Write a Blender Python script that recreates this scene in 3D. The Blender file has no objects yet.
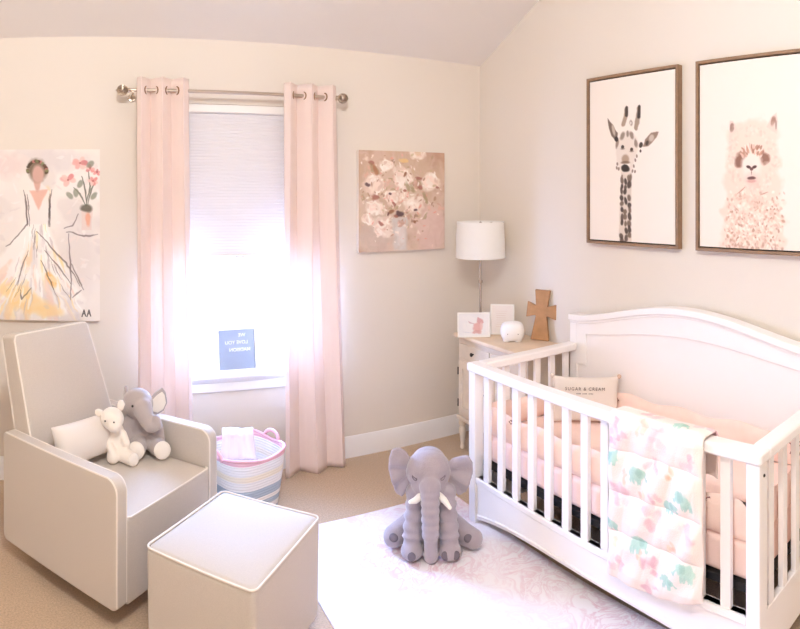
import bpy, bmesh, math, random
import numpy as np
from mathutils import Vector, Matrix, noise as mnoise
PI = math.pi
random.seed(4)
rng = np.random.default_rng(7)
scene = bpy.context.scene
COL = scene.collection

# ------------------------------------------------------------------ layout constants (metres)
EYE = 1.70            # height of the photographer's lens
YB = 3.65             # wall with the window
XR = 2.657            # wall with the crib
XL, YR = -1.75, -1.6  # walls behind / left of the photographer
ZW = 2.62             # plate height of the window wall
SLOPE = 0.5
ZF = 3.25             # flat part of the vault
FPX = 620.0           # pixels per radian of the panorama sweep
PX0, PY0 = 90.0, 193.0

# ------------------------------------------------------------------ colour + materials
def lin(c):
    return tuple(((v/255)/12.92 if v/255 <= .04045 else ((v/255+.055)/1.055)**2.4) for v in c)

def mat(name, rgb, rough=.6, bump=0, bscale=200, metal=0, vary=0, vscale=8, trans=0, sheen=0, attr=None, coat=0, emit=None):
    m = bpy.data.materials.new(name); m.use_nodes = True
    nt = m.node_tree; N = nt.nodes; L = nt.links
    b = N['Principled BSDF']; out = N['Material Output']
    c = lin(rgb)+(1,)
    b.inputs['Base Color'].default_value = c
    b.inputs['Roughness'].default_value = rough
    b.inputs['Metallic'].default_value = metal
    if coat: b.inputs['Coat Weight'].default_value = coat
    if sheen:
        b.inputs['Sheen Weight'].default_value = sheen
        b.inputs['Sheen Roughness'].default_value = .5
    tc = N.new('ShaderNodeTexCoord')
    src = None
    if attr:
        a = N.new('ShaderNodeAttribute'); a.attribute_name = attr
        L.new(a.outputs['Color'], b.inputs['Base Color']); src = a.outputs['Color']
    elif vary:
        n = N.new('ShaderNodeTexNoise'); n.inputs['Scale'].default_value = vscale; n.inputs['Detail'].default_value = 5
        L.new(tc.outputs['Object'], n.inputs['Vector'])
        r = N.new('ShaderNodeValToRGB')
        r.color_ramp.elements[0].position = .3; r.color_ramp.elements[1].position = .7
        r.color_ramp.elements[0].color = tuple(v*(1-vary) for v in c[:3])+(1,)
        r.color_ramp.elements[1].color = tuple(min(1, v*(1+vary)) for v in c[:3])+(1,)
        L.new(n.outputs['Fac'], r.inputs['Fac']); L.new(r.outputs['Color'], b.inputs['Base Color']); src = r.outputs['Color']
    if bump:
        n2 = N.new('ShaderNodeTexNoise'); n2.inputs['Scale'].default_value = bscale; n2.inputs['Detail'].default_value = 3
        L.new(tc.outputs['Object'], n2.inputs['Vector'])
        bp = N.new('ShaderNodeBump'); bp.inputs['Strength'].default_value = bump; bp.inputs['Distance'].default_value = .004
        L.new(n2.outputs['Fac'], bp.inputs['Height']); L.new(bp.outputs['Normal'], b.inputs['Normal'])
    if trans:
        t = N.new('ShaderNodeBsdfTranslucent'); t.inputs['Color'].default_value = c
        if src: L.new(src, t.inputs['Color'])
        mx = N.new('ShaderNodeMixShader'); mx.inputs[0].default_value = trans
        L.new(b.outputs[0], mx.inputs[1]); L.new(t.outputs[0], mx.inputs[2]); L.new(mx.outputs[0], out.inputs['Surface'])
    if emit:
        b.inputs['Emission Color'].default_value = lin(rgb)+(1,); b.inputs['Emission Strength'].default_value = emit
    return m

M = {}
M['wall'] = mat('wall_paint', (227, 217, 204), .9, .15, 260)
M['ceil'] = mat('ceiling_paint', (232, 226, 220), .95, .2, 220)
M['trim'] = mat('white_trim', (240, 236, 232), .45)
M['crib'] = mat('white_lacquer', (247, 242, 238), .38, coat=.1)
M['carpet'] = mat('tan_carpet', (194, 166, 136), 1, 1.0, 320, vary=.16, vscale=120, sheen=.2)
M['linen'] = mat('grey_beige_upholstery', (201, 189, 176), .95, .35, 700, vary=.05, vscale=300, sheen=.15)
M['piping'] = mat('pale_piping', (232, 222, 210), .9)
M['seam'] = mat('seam_shadow', (120, 108, 98), .95)
M['pillow'] = mat('cream_pillow_cloth', (228, 217, 206), .95, .3, 500)
M['black'] = mat('black_metal', (26, 24, 24), .5)
M['bronze'] = mat('dark_bronze', (52, 42, 36), .45, metal=.4)
M['chrome'] = mat('brushed_nickel', (190, 178, 166), .22, metal=1)
M['rod'] = mat('satin_nickel', (196, 180, 162), .3, metal=1)
M['grom'] = mat('antique_bronze_grommet', (150, 116, 86), .35, metal=.9)
M['curtain'] = mat('blush_curtain', (247, 229, 220), .95, .2, 600, trans=.17)
M['shade'] = mat('white_cellular_shade', (228, 224, 225), .9)
M['lshade'] = mat('white_lamp_shade', (250, 247, 242), .9, .15, 500, trans=.2)
M['cab'] = mat('antique_cream_paint', (224, 208, 188), .65, .2, 90, vary=.06, vscale=14)
M['cabtop'] = mat('weathered_beige_top', (226, 202, 174), .5, .15, 60, vary=.08, vscale=9)
M['white'] = mat('matte_white', (244, 240, 234), .5)
M['ceramic'] = mat('white_ceramic', (244, 240, 236), .35, coat=.2)
M['cross'] = mat('raw_wood', (176, 132, 92), .75, .3, 60, vary=.12, vscale=22)
M['fwood'] = mat('walnut_frame', (142, 112, 84), .55, .3, 90, vary=.12, vscale=30)
M['fdark'] = mat('frame_inner_shadow_gap', (52, 38, 30), .8)
M['sheet'] = mat('blush_sheet', (250, 221, 209), .95, .25, 400, vary=.02, vscale=10)
M['bumper'] = mat('peach_bumper_cloth', (250, 222, 208), .95, .25, 300, vary=.03, vscale=20)
M['tie'] = mat('dusty_mauve_tie', (150, 108, 104), .9)
M['wplush'] = mat('cream_plush', (240, 228, 214), 1, .6, 260, sheen=.5)
M['gplush'] = mat('grey_plush', (176, 163, 158), 1, .6, 260, sheen=.5)
M['eleph'] = mat('dove_grey_plush', (166, 153, 156), 1, .45, 160, vary=.05, vscale=20, sheen=.5)
M['elephd'] = mat('dark_grey_toe', (112, 102, 108), 1, .3, 200)
M['pad'] = mat('cream_sole_plush', (238, 228, 216), 1, .6, 260, sheen=.4)
M['tusk'] = mat('white_felt', (246, 240, 230), .9)
M['eye'] = mat('dark_eye', (36, 26, 24), .3)
M['stitch'] = mat('stitched_eye_grey', (118, 104, 110), .9)
M['letter'] = mat('white_letters', (245, 248, 252), .6)
M['felt'] = mat('grey_felt', (158, 164, 174), .95, .3, 300)  # grey lightened: the window flare veiling the board is put into the colour
M['ink'] = mat('dark_print', (92, 72, 62), .8)
M['throw'] = mat('pale_throw', (240, 226, 226), .95, .5, 250)
M['handle'] = mat('pink_rope', (232, 176, 182), .9, .5, 300)
M['art'] = mat('painted_canvas', (255, 255, 255), .85, .25, 120, attr='art')
M['print'] = mat('framed_print_paper', (255, 255, 255), .7, attr='art')
M['quilt'] = mat('quilted_print_cloth', (255, 255, 255), .95, .3, 220, attr='art')
M['edge'] = mat('canvas_edge', (232, 220, 208), .9)
M['lampglow'] = mat('lit_frosted_glass', (255, 226, 196), .5, emit=6)

# glass: a thin pane
def glass():
    m = bpy.data.materials.new('window_glass'); m.use_nodes = True
    nt = m.node_tree; N = nt.nodes; N.remove(N['Principled BSDF'])
    t = N.new('ShaderNodeBsdfTransparent'); g = N.new('ShaderNodeBsdfGlossy'); g.inputs['Roughness'].default_value = .02
    mx = N.new('ShaderNodeMixShader'); mx.inputs[0].default_value = .05
    nt.links.new(t.outputs[0], mx.inputs[1]); nt.links.new(g.outputs[0], mx.inputs[2])
    nt.links.new(mx.outputs[0], N['Material Output'].inputs['Surface'])
    return m
M['glass'] = glass()

# rug: faded pink traced pattern on off-white
def rugmat():
    m = mat('faded_pink_rug', (240, 228, 230), 1, .5, 260, sheen=.2)
    nt = m.node_tree; N = nt.nodes; L = nt.links; b = N['Principled BSDF']
    tc = N.new('ShaderNodeTexCoord')
    n = N.new('ShaderNodeTexNoise'); n.inputs['Scale'].default_value = 7; n.inputs['Detail'].default_value = 6; n.inputs['Distortion'].default_value = 1.8
    v = N.new('ShaderNodeTexNoise'); v.inputs['Scale'].default_value = 2.2; v.inputs['Detail'].default_value = 3
    r = N.new('ShaderNodeValToRGB'); cr = r.color_ramp
    cr.elements[0].position = .40; cr.elements[0].color = lin((241, 234, 234))+(1,)
    cr.elements[1].position = .62; cr.elements[1].color = lin((242, 232, 232))+(1,)
    e = cr.elements.new(.47); e.color = lin((226, 192, 198))+(1,)
    e = cr.elements.new(.53); e.color = lin((243, 236, 236))+(1,)
    e = cr.elements.new(.57); e.color = lin((228, 202, 208))+(1,)
    mx = N.new('ShaderNodeMix'); mx.data_type = 'RGBA'; mx.inputs['B'].default_value = lin((243, 237, 238))+(1,)
    r2 = N.new('ShaderNodeValToRGB'); r2.color_ramp.elements[0].position = .42; r2.color_ramp.elements[1].position = .6
    r2.color_ramp.elements[1].color = (.75, .75, .75, 1)
    L.new(tc.outputs['Object'], n.inputs['Vector']); L.new(tc.outputs['Object'], v.inputs['Vector'])
    L.new(n.outputs['Fac'], r.inputs['Fac']); L.new(v.outputs['Fac'], r2.inputs['Fac'])
    L.new(r2.outputs['Color'], mx.inputs['Factor']); L.new(r.outputs['Color'], mx.inputs['A'])
    L.new(mx.outputs['Result'], b.inputs['Base Color'])
    return m
M['rug'] = rugmat()

# woven basket: coloured rope bands by height
def basketmat():
    m = mat('woven_rope_bands', (240, 234, 228), .95)
    nt = m.node_tree; N = nt.nodes; L = nt.links; b = N['Principled BSDF']
    tc = N.new('ShaderNodeTexCoord'); sp = N.new('ShaderNodeSeparateXYZ')
    L.new(tc.outputs['Object'], sp.inputs[0])
    d = N.new('ShaderNodeMath'); d.operation = 'DIVIDE'; d.inputs[1].default_value = .32
    L.new(sp.outputs['Z'], d.inputs[0])
    r = N.new('ShaderNodeValToRGB'); cr = r.color_ramp; cr.interpolation = 'CONSTANT'
    W_ = (242, 236, 230); G_ = (178, 188, 198); Y_ = (244, 232, 210); P_ = (236, 186, 194)
    cr.elements[0].position = 0; cr.elements[0].color = lin(G_)+(1,)
    cr.elements[1].position = .97; cr.elements[1].color = lin(P_)+(1,)
    for p, c in ((.14, W_), (.24, G_), (.33, W_), (.40, G_), (.55, W_), (.70, Y_), (.80, W_)):
        e = cr.elements.new(p); e.color = lin(c)+(1,)
    L.new(d.outputs[0], r.inputs['Fac']); L.new(r.outputs['Color'], b.inputs['Base Color'])
    w = N.new('ShaderNodeTexWave'); w.bands_direction = 'Z'; w.inputs['Scale'].default_value = 22; w.inputs['Distortion'].default_value = 1
    L.new(tc.outputs['Object'], w.inputs['Vector'])
    bp = N.new('ShaderNodeBump'); bp.inputs['Strength'].default_value = .5; bp.inputs['Distance'].default_value = .004
    L.new(w.outputs['Fac'], bp.inputs['Height']); L.new(bp.outputs['Normal'], b.inputs['Normal'])
    return m
M['basket'] = basketmat()

# ------------------------------------------------------------------ mesh helpers
def obj(name, bm, m, parent=None, bevel=0, seg=3, sub=0, remesh=0, smooth_it=0, solid=0, smooth=True, loc=None):
    if isinstance(bm, bmesh.types.BMesh):
        me = bpy.data.meshes.new(name)
        if smooth:
            bm.normal_update()
            for f in bm.faces: f.smooth = True
            if not bevel and not sub and not remesh:
                for e in bm.edges:
                    if len(e.link_faces) == 2 and e.calc_face_angle(0) > .7: e.smooth = False
        bm.to_mesh(me); bm.free()
    else:
        me = bm
    if m is not None:
        me.materials.clear(); me.materials.append(m)
    o = bpy.data.objects.new(name, me); COL.objects.link(o)
    if parent is not None: o.parent = parent
    if loc is not None: o.location = loc
    if remesh:
        r = o.modifiers.new('Remesh', 'REMESH'); r.mode = 'VOXEL'; r.voxel_size = remesh; r.use_smooth_shade = True
        if smooth_it:
            s = o.modifiers.new('Smooth', 'SMOOTH'); s.iterations = smooth_it; s.factor = .6
    if solid:
        s = o.modifiers.new('Solid', 'SOLIDIFY'); s.thickness = solid; s.offset = 0
    if bevel:
        b = o.modifiers.new('Bevel', 'BEVEL'); b.width = bevel; b.segments = seg; b.limit_method = 'ANGLE'; b.angle_limit = .6
        b.harden_normals = True
    if sub:
        s = o.modifiers.new('Sub', 'SUBSURF'); s.levels = sub; s.render_levels = sub
    return o

def thing(name, label, cat, loc=(0, 0, 0), rz=0, group=None):
    o = bpy.data.objects.new(name, None); COL.objects.link(o)
    o.empty_display_size = .1
    o.location = loc; o.rotation_euler = (0, 0, rz)
    return tag(o, label, cat, group)

def tag(o, label, cat, group=None):
    o['label'] = label; o['category'] = cat
    if group: o['group'] = group
    return o

def struct(name, bm, m, **k):
    o = obj(name, bm, m, **k); o['kind'] = 'structure'; return o

def B(): return bmesh.new()

def box(bm, x0, x1, y0, y1, z0, z1, mx=None):
    vs = [bm.verts.new((x, y, z)) for x in (x0, x1) for y in (y0, y1) for z in (z0, z1)]
    if mx is not None:
        for v in vs: v.co = mx @ v.co
    for f in ((0, 1, 3, 2), (4, 6, 7, 5), (0, 4, 5, 1), (2, 3, 7, 6), (0, 2, 6, 4), (1, 5, 7, 3)):
        bm.faces.new([vs[i] for i in f])
    return bm

def boxd(*a):
    return box(B(), *a)

def prism(bm, pts, axis, a0, a1):
    """extrude a 2D outline between a0 and a1 along axis (0=x,1=y,2=z)"""
    def mk(p, a):
        if axis == 0: return (a, p[0], p[1])
        if axis == 1: return (p[0], a, p[1])
        return (p[0], p[1], a)
    lo = [bm.verts.new(mk(p, a0)) for p in pts]; hi = [bm.verts.new(mk(p, a1)) for p in pts]
    n = len(pts)
    bm.faces.new(lo); bm.faces.new(hi[::-1])
    for i in range(n):
        bm.faces.new([lo[i], hi[i], hi[(i+1) % n], lo[(i+1) % n]])
    bmesh.ops.recalc_face_normals(bm, faces=bm.faces[:])
    return bm

def tube(bm, pts, r, seg=12, closed=False, cap=True):
    """tube along a polyline; r number or list"""
    pts = [Vector(p) for p in pts]; n = len(pts)
    rs = r if isinstance(r, (list, tuple)) else [r]*n
    rings = []; up = None
    for i, p in enumerate(pts):
        if closed: t = pts[(i+1) % n]-pts[i-1]
        else: t = pts[min(i+1, n-1)]-pts[max(i-1, 0)]
        if t.length < 1e-9: t = Vector((0, 0, 1))
        t.normalize()
        if up is None:
            up = Vector((0, 0, 1)) if abs(t.z) < .9 else Vector((1, 0, 0))
        a = up - t*up.dot(t)
        if a.length < 1e-5: a = t.orthogonal()
        a.normalize(); up = a; b = t.cross(a)
        rings.append([bm.verts.new(p+(a*math.cos(2*PI*k/seg)+b*math.sin(2*PI*k/seg))*rs[i]) for k in range(seg)])
    for i in range(n if closed else n-1):
        A = rings[i]; C = rings[(i+1) % n]
        for k in range(seg):
            bm.faces.new([A[k], C[k], C[(k+1) % seg], A[(k+1) % seg]])
    if cap and not closed:
        bm.faces.new(rings[0]); bm.faces.new(rings[-1][::-1])
    bmesh.ops.recalc_face_normals(bm, faces=bm.faces[:])
    return bm

def lathe(bm, prof, seg=32, c=(0, 0, 0)):
    rings = []
    for r, z in prof:
        rings.append([bm.verts.new((c[0]+r*math.cos(2*PI*k/seg), c[1]+r*math.sin(2*PI*k/seg), c[2]+z)) for k in range(seg)])
    for i in range(len(prof)-1):
        for k in range(seg):
            bm.faces.new([rings[i][k], rings[i][(k+1) % seg], rings[i+1][(k+1) % seg], rings[i+1][k]])
    bm.faces.new(rings[0][::-1]); bm.faces.new(rings[-1])
    bmesh.ops.recalc_face_normals(bm, faces=bm.faces[:])
    return bm

def ell(bm, c, r, rot=None, seg=20):
    mx = Matrix.Translation(c)
    if rot is not None: mx = mx @ Matrix.Rotation(rot[0], 4, 'X') @ Matrix.Rotation(rot[1], 4, 'Y') @ Matrix.Rotation(rot[2], 4, 'Z')
    mx = mx @ Matrix.Diagonal((r[0], r[1], r[2], 1))
    bmesh.ops.create_uvsphere(bm, u_segments=seg, v_segments=seg//2+2, radius=1, matrix=mx)
    return bm

def chain(bm, pts, rads, n=6):
    """overlapping balls + tube: limbs for the remeshed plush bodies"""
    P = [Vector(p) for p in pts]
    fine = []; fr = []
    for i in range(len(P)-1):
        for k in range(n):
            t = k/n; fine.append(P[i].lerp(P[i+1], t)); fr.append(rads[i]*(1-t)+rads[i+1]*t)
    fine.append(P[-1]); fr.append(rads[-1])
    tube(bm, fine, fr, 16)
    ell(bm, fine[0], (fr[0],)*3); ell(bm, fine[-1], (fr[-1],)*3)
    return bm

def cushion(w, h, t, n=26, p=.5, corner=.0):
    """a sewn pillow in the XZ plane, thickness along Y, origin at its centre"""
    bm = B(); g = [[[None]*(n+1) for _ in range(n+1)] for _ in range(2)]
    for s in (0, 1):
        for i in range(n+1):
            for j in range(n+1):
                u = -1+2*i/n; v = -1+2*j/n
                e = max(0, (1-u*u)*(1-v*v))**p
                sh = 1-.06*(1-u*u) if abs(v) > .2 else 1
                x = u*w/2*(1-.05*(1-v*v)); z = v*h/2*(1-.07*(1-u*u))
                if s and (i in (0, n) or j in (0, n)): g[1][i][j] = g[0][i][j]; continue
                g[s][i][j] = bm.verts.new((x, (t/2*e)*(1 if s else -1), z))
    for s in (0, 1):
        for i in range(n):
            for j in range(n):
                f = [g[s][i][j], g[s][i+1][j], g[s][i+1][j+1], g[s][i][j+1]]
                bm.faces.new(f if not s else f[::-1])
    return bm

def rrect(x0, x1, y0, y1, r, n=5):
    pts = []
    for cx, cy, a0 in ((x1-r, y1-r, 0), (x0+r, y1-r, 90), (x0+r, y0+r, 180), (x1-r, y0+r, 270)):
        for k in range(n+1):
            a = math.radians(a0+90*k/n); pts.append((cx+r*math.cos(a), cy+r*math.sin(a)))
    return pts

def text_mesh(s, size, mirror=False, extrude=.001, bold=0, spacing=1):
    cu = bpy.data.curves.new('t', 'FONT'); cu.body = s; cu.size = size; cu.extrude = extrude
    cu.align_x = 'CENTER'; cu.align_y = 'CENTER'; cu.offset = bold; cu.space_character = spacing
    o = bpy.data.objects.new('t', cu); COL.objects.link(o)
    dg = bpy.context.evaluated_depsgraph_get(); dg.update()
    me = bpy.data.meshes.new_from_object(o.evaluated_get(dg))
    bpy.data.objects.remove(o); bpy.data.curves.remove(cu)
    if mirror:
        for v in me.vertices: v.co.x *= -1
        me.flip_normals()
    return me

# ------------------------------------------------------------------ brushwork for the artworks
class Canvas:
    def __init__(s, w, h, nx, rgb):
        s.w, s.h = w, h; s.nx = nx; s.ny = int(nx*h/w)
        s.X, s.Y = np.meshgrid(np.linspace(0, w, s.nx), np.linspace(0, h, s.ny))
        s.a = np.ones((s.ny, s.nx, 3))*np.array(rgb, float)/255
        s.wx = s.noise(14)*1; s.wy = s.noise(14)*1
    def noise(s, cells, oct=3):
        out = np.zeros((s.ny, s.nx)); amp = 1
        for o in range(oct):
            cx = cells*2**o; cy = max(2, int(cx*s.h/s.w))
            g = rng.normal(size=(cy+2, cx+2))
            u = np.linspace(0, cx, s.nx); v = np.linspace(0, cy, s.ny)
            i = u.astype(int); j = v.astype(int); fu = u-i; fv = (v-j)[:, None]
            fu = fu*fu*(3-2*fu); fv = fv*fv*(3-2*fv)
            a = g[j][:, i]; b = g[j][:, i+1]; c = g[j+1][:, i]; d = g[j+1][:, i+1]
            out += amp*((a*(1-fu)+b*fu)*(1-fv)+(c*(1-fu)+d*fu)*fv); amp *= .5
        return out
    def blend(s, k, rgb):
        k = np.clip(k, 0, 1)[..., None]
        s.a = s.a*(1-k)+k*np.array(rgb, float)/255
    def ell(s, cx, cy, rx, ry, rgb, al=1, soft=.25, rot=0, warp=.0):
        X = s.X+s.wx*warp-cx; Y = s.Y+s.wy*warp-cy
        c, q = math.cos(rot), math.sin(rot)
        d = np.sqrt(((X*c+Y*q)/rx)**2+((-X*q+Y*c)/ry)**2)
        s.blend(np.clip((1-d)/max(soft, .02)+.5, 0, 1)*al, rgb)
    def poly(s, pts, rgb, al=1, warp=0, soft=.003):
        X = s.X+s.wx*warp; Y = s.Y+s.wy*warp
        ins = np.zeros(X.shape, bool); dm = np.full(X.shape, 1e9); n = len(pts)
        for i in range(n):
            x1, y1 = pts[i]; x2, y2 = pts[(i+1) % n]
            if y1 != y2:
                c = ((y1 > Y) != (y2 > Y)) & (X < (x2-x1)*(Y-y1)/(y2-y1)+x1); ins ^= c
            L2 = (x2-x1)**2+(y2-y1)**2+1e-12
            t = np.clip(((X-x1)*(x2-x1)+(Y-y1)*(y2-y1))/L2, 0, 1)
            dm = np.minimum(dm, np.hypot(X-x1-t*(x2-x1), Y-y1-t*(y2-y1)))
        sd = np.where(ins, dm, -dm)
        s.blend(np.clip(sd/soft+.5, 0, 1)*al, rgb)
    def line(s, pts, wd, rgb, al=1, warp=0, taper=True):
        X = s.X+s.wx*warp; Y = s.Y+s.wy*warp; n = len(pts)-1
        k = np.zeros(X.shape)
        for i in range(n):
            x1, y1 = pts[i]; x2, y2 = pts[i+1]; L2 = (x2-x1)**2+(y2-y1)**2+1e-12
            t = np.clip(((X-x1)*(x2-x1)+(Y-y1)*(y2-y1))/L2, 0, 1)
            d = np.hypot(X-x1-t*(x2-x1), Y-y1-t*(y2-y1))
            tt = (i+t)/n
            w = wd*(1-.6*np.abs(2*tt-1)) if taper else wd
            k = np.maximum(k, np.clip((w-d)/(wd*.5)+.5, 0, 1))
        s.blend(k*al, rgb)
    def mesh(s, name, place):
        """place(u,v metres)->xyz ; v grows downwards from the top-left"""
        nx, ny = s.nx, s.ny
        P = place(s.X.ravel(), s.Y.ravel())
        me = bpy.data.meshes.new(name)
        idx = np.arange(nx*ny).reshape(ny, nx)
        f = np.stack([idx[:-1, :-1], idx[1:, :-1], idx[1:, 1:], idx[:-1, 1:]], -1).reshape(-1, 4)
        me.vertices.add(nx*ny); me.vertices.foreach_set('co', P.astype(np.float32).ravel())
        me.loops.add(f.size); me.loops.foreach_set('vertex_index', f.ravel().astype(np.int32))
        me.polygons.add(len(f)); me.polygons.foreach_set('loop_start', np.arange(0, f.size, 4, dtype=np.int32))
        me.update(); me.validate()
        me.polygons.foreach_set('use_smooth', np.ones(len(f), bool))
        ca = me.color_attributes.new('art', 'FLOAT_COLOR', 'POINT')
        a = np.clip(s.a, 0, 1); l = np.where(a <= .04045, a/12.92, ((a+.055)/1.055)**2.4)
        ca.data.foreach_set('color', np.concatenate([l, np.ones((ny, nx, 1))], -1).astype(np.float32).ravel())
        return me

class OnWall:
    """converts positions measured on the photographed artwork into metres on its canvas"""
    def __init__(s, kind, depth, o, top, cv): s.k, s.d, s.o, s.top, s.c = kind, depth, o, top, cv
    def P(s, px, py):
        a = (px-PX0)/FPX
        if s.k == 'back': along = s.d*math.tan(a)-s.o; dist = s.d/math.cos(a)
        else: along = s.o-s.d/math.tan(a); dist = s.d/math.sin(a)
        return along, s.top-(EYE-(py-PY0)/FPX*dist)
    def S(s, px, r):
        a = (px-PX0)/FPX
        if s.k == 'back': d = s.d/math.cos(a); return r*d/FPX/math.cos(a), r*d/FPX
        d = s.d/math.sin(a); return r*d/FPX/math.sin(a), r*d/FPX
    def ell(s, px, py, rx, ry, rgb, al=1, soft=.25, rot=0, warp=0):
        u, v = s.P(px, py); s.c.ell(u, v, s.S(px, rx)[0], s.S(px, ry)[1], rgb, al, soft, rot, warp)
    def line(s, pts, wd, rgb, al=1, warp=0, taper=True):
        s.c.line([s.P(*p) for p in pts], s.S(pts[0][0], wd)[1], rgb, al, warp, taper)
    def poly(s, pts, rgb, al=1, warp=0, soft=.003):
        s.c.poly([s.P(*p) for p in pts], rgb, al, warp, soft)

# ================================================================== THE ROOM
T = .15
WX0, WX1, WZ0, WZ1 = .40, 1.41, .61, 2.235      # window opening
def zc(y): return min(ZF, ZW+SLOPE*(YB-y))
bm = B()
box(bm, XL-T, WX0, YB, YB+T, 0, ZW+.1); box(bm, WX1, XR+T, YB, YB+T, 0, ZW+.1)
box(bm, WX0, WX1, YB, YB+T, 0, WZ0-.0); box(bm, WX0, WX1, YB, YB+T, WZ1, ZW+.1)
struct('wall_back', bm, M['wall'], smooth=False)
yk = YB-(ZF-ZW)/SLOPE
sidep = [(YR-T, 0), (YB+T, 0), (YB+T, ZW), (YB, ZW), (yk, ZF), (YR-T, ZF)]
struct('wall_right', prism(B(), sidep, 0, XR, XR+T), M['wall'], smooth=False)
struct('wall_left', prism(B(), sidep, 0, XL-T, XL), M['wall'], smooth=False)
struct('wall_front', boxd(XL, XR, YR-T, YR, 0, ZF), M['wall'], smooth=False)
struct('floor', boxd(XL-T, XR+T, YR-T, YB+T, -.12, 0), M['carpet'], smooth=False)
cp = [(YR-T, ZF), (yk, ZF), (YB, ZW), (YB+T, ZW-.0), (YB+T, ZW+.2), (yk+.05, ZF+.15), (YR-T, ZF+.15)]
struct('ceiling', prism(B(), cp, 0, XL-T, XR+T), M['ceil'], smooth=False)
# baseboards with a stepped profile
bp = [(0, 0), (.016, 0), (.016, .095), (.011, .108), (.010, .122), (.004, .134), (0, .134)]
struct('baseboard_back', prism(B(), [(YB-p[0], p[1]) for p in bp], 0, XL, XR), M['trim'])
struct('baseboard_right', prism(B(), [(XR-p[0], p[1]) for p in bp], 1, YR, YB-.016), M['trim'])
struct('baseboard_left', prism(B(), [(XL+p[0], p[1]) for p in bp], 1, YR, YB-.016), M['trim'])

# window: drywall return, vinyl frame, sashes, glass, sill, apron
win = boxd(WX0, WX0+.045, YB+.07, YB+.13, WZ0, WZ1)
box(win, WX1-.045, WX1, YB+.07, YB+.13, WZ0, WZ1)
box(win, WX0, WX1, YB+.07, YB+.13, WZ0, WZ0+.045); box(win, WX0, WX1, YB+.07, YB+.13, WZ1-.045, WZ1)
win = struct('window_1', win, M['trim'], bevel=.004, seg=2)
zm = 1.43
s_ = boxd(WX0+.045, WX0+.08, YB+.075, YB+.105, WZ0+.045, zm); box(s_, WX1-.08, WX1-.045, YB+.075, YB+.105, WZ0+.045, zm)
box(s_, WX0+.045, WX1-.045, YB+.075, YB+.105, WZ0+.045, WZ0+.09); box(s_, WX0+.045, WX1-.045, YB+.075, YB+.105, zm-.04, zm)
obj('lower_sash', s_, M['trim'], win, bevel=.003, seg=2)
s_ = boxd(WX0+.045, WX0+.075, YB+.108, YB+.128, zm-.04, WZ1-.045); box(s_, WX1-.075, WX1-.045, YB+.108, YB+.128, zm-.04, WZ1-.045)
box(s_, WX0+.045, WX1-.045, YB+.108, YB+.128, zm-.04, zm-.005); box(s_, WX0+.045, WX1-.045, YB+.108, YB+.128, WZ1-.075, WZ1-.045)
obj('upper_sash', s_, M['trim'], win, bevel=.003, seg=2)
obj('glass_pane', boxd(WX0+.08, WX1-.08, YB+.088, YB+.091, WZ0+.09, zm-.04), M['glass'], win, smooth=False)
obj('glass_pane', boxd(WX0+.075, WX1-.075, YB+.117, YB+.120, zm-.005, WZ1-.075), M['glass'], win, smooth=False)
obj('sash_latch', boxd(.88, .93, YB+.06, YB+.078, zm-.02, zm-.002), M['trim'], win, bevel=.003)
sill = prism(B(), [(YB-.045, .588), (YB+.072, .588), (YB+.072, .612), (YB-.040, .612), (YB-.048, .600)], 0, WX0-.05, WX1+.05)
struct('trim_1', sill, M['trim'], bevel=.003, seg=2)
ap = prism(B(), [(YB-.018, .51), (YB, .505), (YB, .588), (YB-.022, .588), (YB-.022, .57), (YB-.014, .56)], 0, WX0-.03, WX1+.03)
struct('trim_2', ap, M['trim'])

# cellular shade, pulled half way
sh = thing('window_shade', 'white pleated cellular shade covering the top half of the window', 'window shade', ((WX0+WX1)/2, YB+.035, WZ1))
hw = (WX1-WX0)/2-.004
bm = B(); n = 48; zt, zb = -.05, -.91
rows = []
for i in range(2*n+1):
    z = zt+(zb-zt)*i/(2*n); y = -.0035 if i % 2 else -.001
    rows.append([bm.verts.new((-hw, y, z)), bm.verts.new((hw, y, z))])
for i in range(2*n): bm.faces.new([rows[i][0], rows[i+1][0], rows[i+1][1], rows[i][1]])
obj('pleated_fabric', bm, M['shade'], sh, smooth=False)
bm = boxd(-hw, hw, -.03, .022, -.05, -.001)
obj('head_rail', bm, M['white'], sh, bevel=.006)
obj('bottom_rail', boxd(-hw, hw, -.016, .010, zb-.022, zb), M['white'], sh, bevel=.005)
bm = B()
tube(bm, [(-.02, -.016, zb-.012), (-.02, -.024, zb-.016), (.02, -.024, zb-.016), (.02, -.016, zb-.012)], .003, 8)
obj('pull_tab', bm, M['chrome'], sh)

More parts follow.
